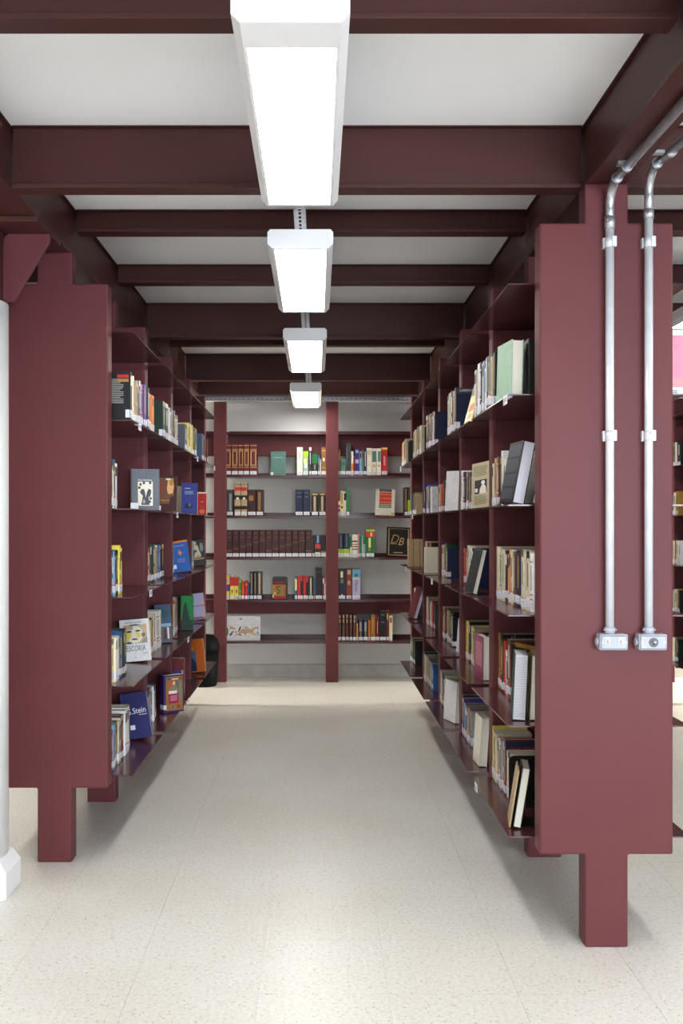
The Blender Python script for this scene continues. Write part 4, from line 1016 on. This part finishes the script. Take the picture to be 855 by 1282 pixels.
# second shelf
RY_ = [(0.62, 1.0, 0, 1, 'red'), (0.12, 0.62, 0.05, 0.95, 'yellow'), (0.3, 0.45, 0.3, 0.7, 'olive')]
wall_row(1, 0, [(282, 287.6, 720, 'yellow', [(0.35, 0.62, 0, 1, 'purple'), (0.7, 0.85, 0.3, 1, 'lavender')]), (288, 293.2, 723, 'yellow', RY_), (293.4, 298.5, 723, 'yellow', RY_), (298.8, 302, 726, 'lime', None), (302.3, 306.4, 728, 'red', [(0.3, 0.9, 0.4, 0.6, 'orange')]), (306.6, 310, 727, 'red', [(0.75, 0.85, 0.1, 0.9, 'orange')]), (310.4, 312.2, 730, 'blue', []),
                (312.7, 317, 716, 'black', [(0.2, 0.95, 0.35, 0.7, 'beige'), (0.2, 0.95, 0.45, 0.6, 'black')]), (317.5, 321.6, 716, 'black', [(0.2, 0.95, 0.35, 0.7, 'beige'), (0.2, 0.95, 0.45, 0.6, 'black')]), (322, 327.6, 716, 'charcoal', [(0.2, 0.95, 0.3, 0.7, 'tan')]),
                (368.9, 372.4, 722, 'denim', [(0.4, 0.9, 0.2, 0.9, 'lemon')]), (372.6, 379.2, 721.5, 'red', [(0.1, 0.8, 0.0, 0.45, 'black')]), (379.6, 386, 721.5, 'red', [(0.1, 0.75, 0.0, 0.45, 'black')]), (386.3, 392.2, 722, 'black', [(0.2, 0.95, 0.35, 0.7, 'beige')]), (392.6, 394.4, 724, 'blue', []), (395, 403.4, 711, 'black', [(0.84, 0.9, 0.1, 0.9, 'charcoal')]), (403.6, 406, 722, 'magenta', None), (406.2, 408.4, 731, 'white', [(0.3, 0.9, 0.2, 0.8, 'sky')])])
wall_row(1, 1, [(423.6, 432.5, 712.5, 'navy', [(0.72, 0.92, 0.35, 0.7, 'lemon'), (0.54, 0.68, 0.3, 0.7, 'olive'), (0.1, 0.18, 0.4, 0.6, 'lemon')]), (433.3, 440.4, 712.5, 'chestnut', [(0.82, 0.96, 0.2, 0.8, 'tan'), (0.48, 0.62, 0.25, 0.75, 'tan')]), (440.9, 451.2, 712.5, 'sky', [(0.0, 0.68, 0.0, 1.0, 'lavender'), (0.68, 0.71, 0.0, 1, 'yellow'), (0.76, 0.84, 0.3, 0.7, 'blue')])])
# bottom shelf
OX = [(0.88, 0.98, 0.3, 0.75, 'tan'), (0.70, 0.84, 0.35, 0.7, 'tan'), (0.2, 0.62, 0.35, 0.7, 'brown')]
wall_row(0, 1, [(423.4, 427.6, 770, 'oxblood', OX), (428, 432.2, 770, 'oxblood', OX), (432.6, 436.8, 770, 'oxblood', OX), (437.2, 441.4, 770, 'oxblood', OX), (441.8, 445.9, 770, 'oxblood', OX)], 'encyclopedia_volume', 'encyclopedia', 'gilt volume')
wall_row(0, 1, [(446.2, 448.2, 781, 'orange', []), (448.6, 454.4, 776, 'navy', [(0.45, 0.9, 0.3, 0.75, 'grey'), (0.2, 0.42, 0.4, 0.6, 'ochre')]), (454.8, 460.6, 776, 'navy', [(0.45, 0.9, 0.3, 0.75, 'grey'), (0.2, 0.42, 0.4, 0.6, 'ochre')]), (461, 463.8, 777, 'orange', []), (464.2, 470, 770, 'gold', [(0.3, 0.9, 0.4, 0.7, 'ochre')]), (470.2, 475, 771.5, 'maroon', [(0.3, 0.8, 0.45, 0.6, 'pink')]), (475.2, 483.2, 765, 'black', [(0.84, 0.9, 0.2, 0.8, 'slate'), (0.6, 0.66, 0.2, 0.8, 'slate')]), (483.5, 486.8, 764.5, 'maroon', [(0.7, 0.9, 0.2, 0.8, 'gilt')]), (487.2, 491.4, 771, 'cream', None)])
# lettering on the light blue spine
o = [q for q in COL.objects if q.get('label', '').startswith('thick sky blue') and 'second shelf' in q['label']][0]
vs, fs = text_geo('Merck', 1.0)
m = MB()
bpy.context.view_layer.update()
ww = min(0.21, (1.5 + (657 - 712.5) * YW / 1246 - WZ[1]) * 0.7)
m.v = [(-ww / 2 - 0.0014, -(-y_ * 0.042) * -1, 0.13 - x_ * 0.042) for x_, y_, _ in vs]
for f in fs: m.face(f, C['charcoal'])
m.build('spine_lettering', 'print', o)
G_W = 'books shown cover out on the wall bookcase'
def wface(x0, x1, yt, k, t, col, label, art, **kw):
    w = (x1 - x0) * 9.56 / 1246
    h = 1.5 + (657 - yt) * 9.56 / 1246 - WZ[k]
    X = ((x0 + x1) / 2 - 396) * 9.56 / 1246
    return face_book((X, 9.56, WZ[k]), t, w, h, col, label, art, lean=kw.pop('lean', R(6)), group=G_W, **kw)
wface(338.7, 357.8, 565.4, 4, 0.02, 'seagreen', 'grey green book facing out alone on the top shelf, wall bookcase', [('lines', 0.3, 0.92, 0.7, 0.945, 1, 'bottle'), ('t', 'de memória', 0.48, 0.755, 0.07, 'white', 1.1), ('lines', 0.3, 0.04, 0.7, 0.07, 1, 'bottle'), ('r', 0.0, 0.02, 0.18, 0.14, 'white')], lean=R(3))
wface(469.5, 494, 613, 3, 0.03, 'ivory', 'white book with red and green title block, facing out, wall bookcase', [('r', 0.18, 0.9, 0.82, 1.0, 'slate'), ('r', 0.2, 0.42, 0.82, 0.88, 'scarlet'), ('t', 'Dicionário', 0.51, 0.80, 0.12, 'peach', 0.85), ('t', 'de Questões', 0.51, 0.65, 0.11, 'peach', 0.8), ('t', 'Vernáculas', 0.51, 0.50, 0.12, 'peach', 0.85), ('r', 0.19, 0.28, 0.81, 0.41, 'seagreen'), ('lines', 0.24, 0.30, 0.76, 0.39, 2, 'mint'), ('r', 0.83, 0.0, 0.97, 0.05, 'yellow'), ('r', 0.83, 0.05, 0.97, 0.1, 'grey')], roll=R(2))
wface(484, 512.5, 661, 2, 0.045, 'black', 'black book with gilt frame and initials DB, facing out, wall bookcase', [('r', 0.06, 0.03, 0.96, 0.95, 'gilt'), ('r', 0.10, 0.06, 0.92, 0.935, 'black'), ('t', 'D', 0.36, 0.58, 0.42, 'gilt', 0.9, 0, 0.3), ('t', 'D', 0.365, 0.58, 0.34, 'black', 0.85, 0, 0.3), ('t', 'B', 0.64, 0.50, 0.38, 'gilt', 0.9, 0, 0.3), ('r', 0.14, 0.42, 0.45, 0.44, 'gilt'), ('lines', 0.3, 0.10, 0.7, 0.16, 1, 'gilt'), ('lines', 0.4, 0.86, 0.65, 0.88, 1, 'brown')], roll=R(2), yaw=R(3))
wface(341, 357.5, 727, 1, 0.02, 'maroon', 'red and yellow book with a swirl, facing out against a bookend', [('r', 0, 0.16, 1, 0.76, 'ochre'), ('r', 0, 0.76, 1, 1, 'maroon'), ('t', 'ORIXÁS', 0.5, 0.87, 0.13, 'mauve', 0.8), ('t', 'S', 0.42, 0.46, 0.62, 'maroon', 1.0), ('e', 0.62, 0.42, 0.1, 0.12, 'olive'), ('r', 0.85, 0.2, 0.93, 0.6, 'scarlet'), ('r', 0, 0, 1, 0.16, 'red'), ('e', 0.7, 0.66, 0.06, 0.04, 'red'), ('e', 0.2, 0.3, 0.1, 0.06, 'yellow')], sticker=(0.0, 0.08, 0.12, 0.24)).location.z += 0.002
bookend((wx(350), 9.66, WZ[1]), 0, 'black metal bookend behind the red and yellow book, wall bookcase', h=0.215, w=0.148)
cat_art = [('lines', 0.02, 0.62, 0.98, 0.98, 1, lin(222, 222, 230)), ('r', 0, 0.62, 1, 0.63, 'lavender'),
           ('p', [(0.40, 0.34), (0.48, 0.47), (0.62, 0.48), (0.76, 0.45), (0.86, 0.56), (0.92, 0.55), (0.90, 0.49), (0.84, 0.45), (0.80, 0.34), (0.80, 0.2), (0.74, 0.3), (0.62, 0.3), (0.58, 0.18), (0.54, 0.28), (0.45, 0.3), (0.28, 0.18), (0.28, 0.22)], 'tan'),
           ('p', [(0.36, 0.36), (0.42, 0.56), (0.46, 0.58), (0.44, 0.46), (0.38, 0.34)], 'charcoal'), ('e', 0.05, 0.36, 0.045, 0.18, 'green'), ('p', [(0.1, 0.2), (0.22, 0.4), (0.24, 0.36), (0.18, 0.2)], 'blue'), ('p', [(0.18, 0.3), (0.24, 0.42), (0.22, 0.3)], 'red'),
           ('p', [(0.06, 0.62), (0.2, 0.56), (0.32, 0.48), (0.3, 0.46), (0.12, 0.46), (0.14, 0.54)], 'tan'), ('e', 0.3, 0.34, 0.03, 0.05, 'pink'), ('p', [(0.48, 0.56), (0.6, 0.56), (0.7, 0.5), (0.66, 0.5)], 'indigo'), ('p', [(0.74, 0.5), (0.82, 0.54), (0.76, 0.54)], 'red'), ('e', 0.84, 0.26, 0.025, 0.07, 'peach'), ('e', 0.93, 0.3, 0.03, 0.1, 'lightblue'), ('r', 0.925, 0.44, 0.945, 0.58, 'navy'), ('p', [(0.38, 0.2), (0.42, 0.28), (0.48, 0.2)], 'teal'),
           ('p', [(0.4, 0.88), (0.46, 0.9), (0.5, 0.87), (0.43, 0.84)], 'indigo'), ('p', [(0.84, 0.8), (0.87, 0.76), (0.85, 0.78)], 'slate'), ('p', [(0.2, 0.7), (0.26, 0.64), (0.22, 0.67)], 'grey')]
wface(281.8, 325.6, 771.5, 0, 0.03, 'white', 'wide white picture book with animals, facing out, wall bookcase bottom shelf', cat_art, lean=R(3))

far = FAR.build('distant_books', 'cover')
tag(far, 'small books standing in the bays farthest from the end panels', 'book', kind='stuff')
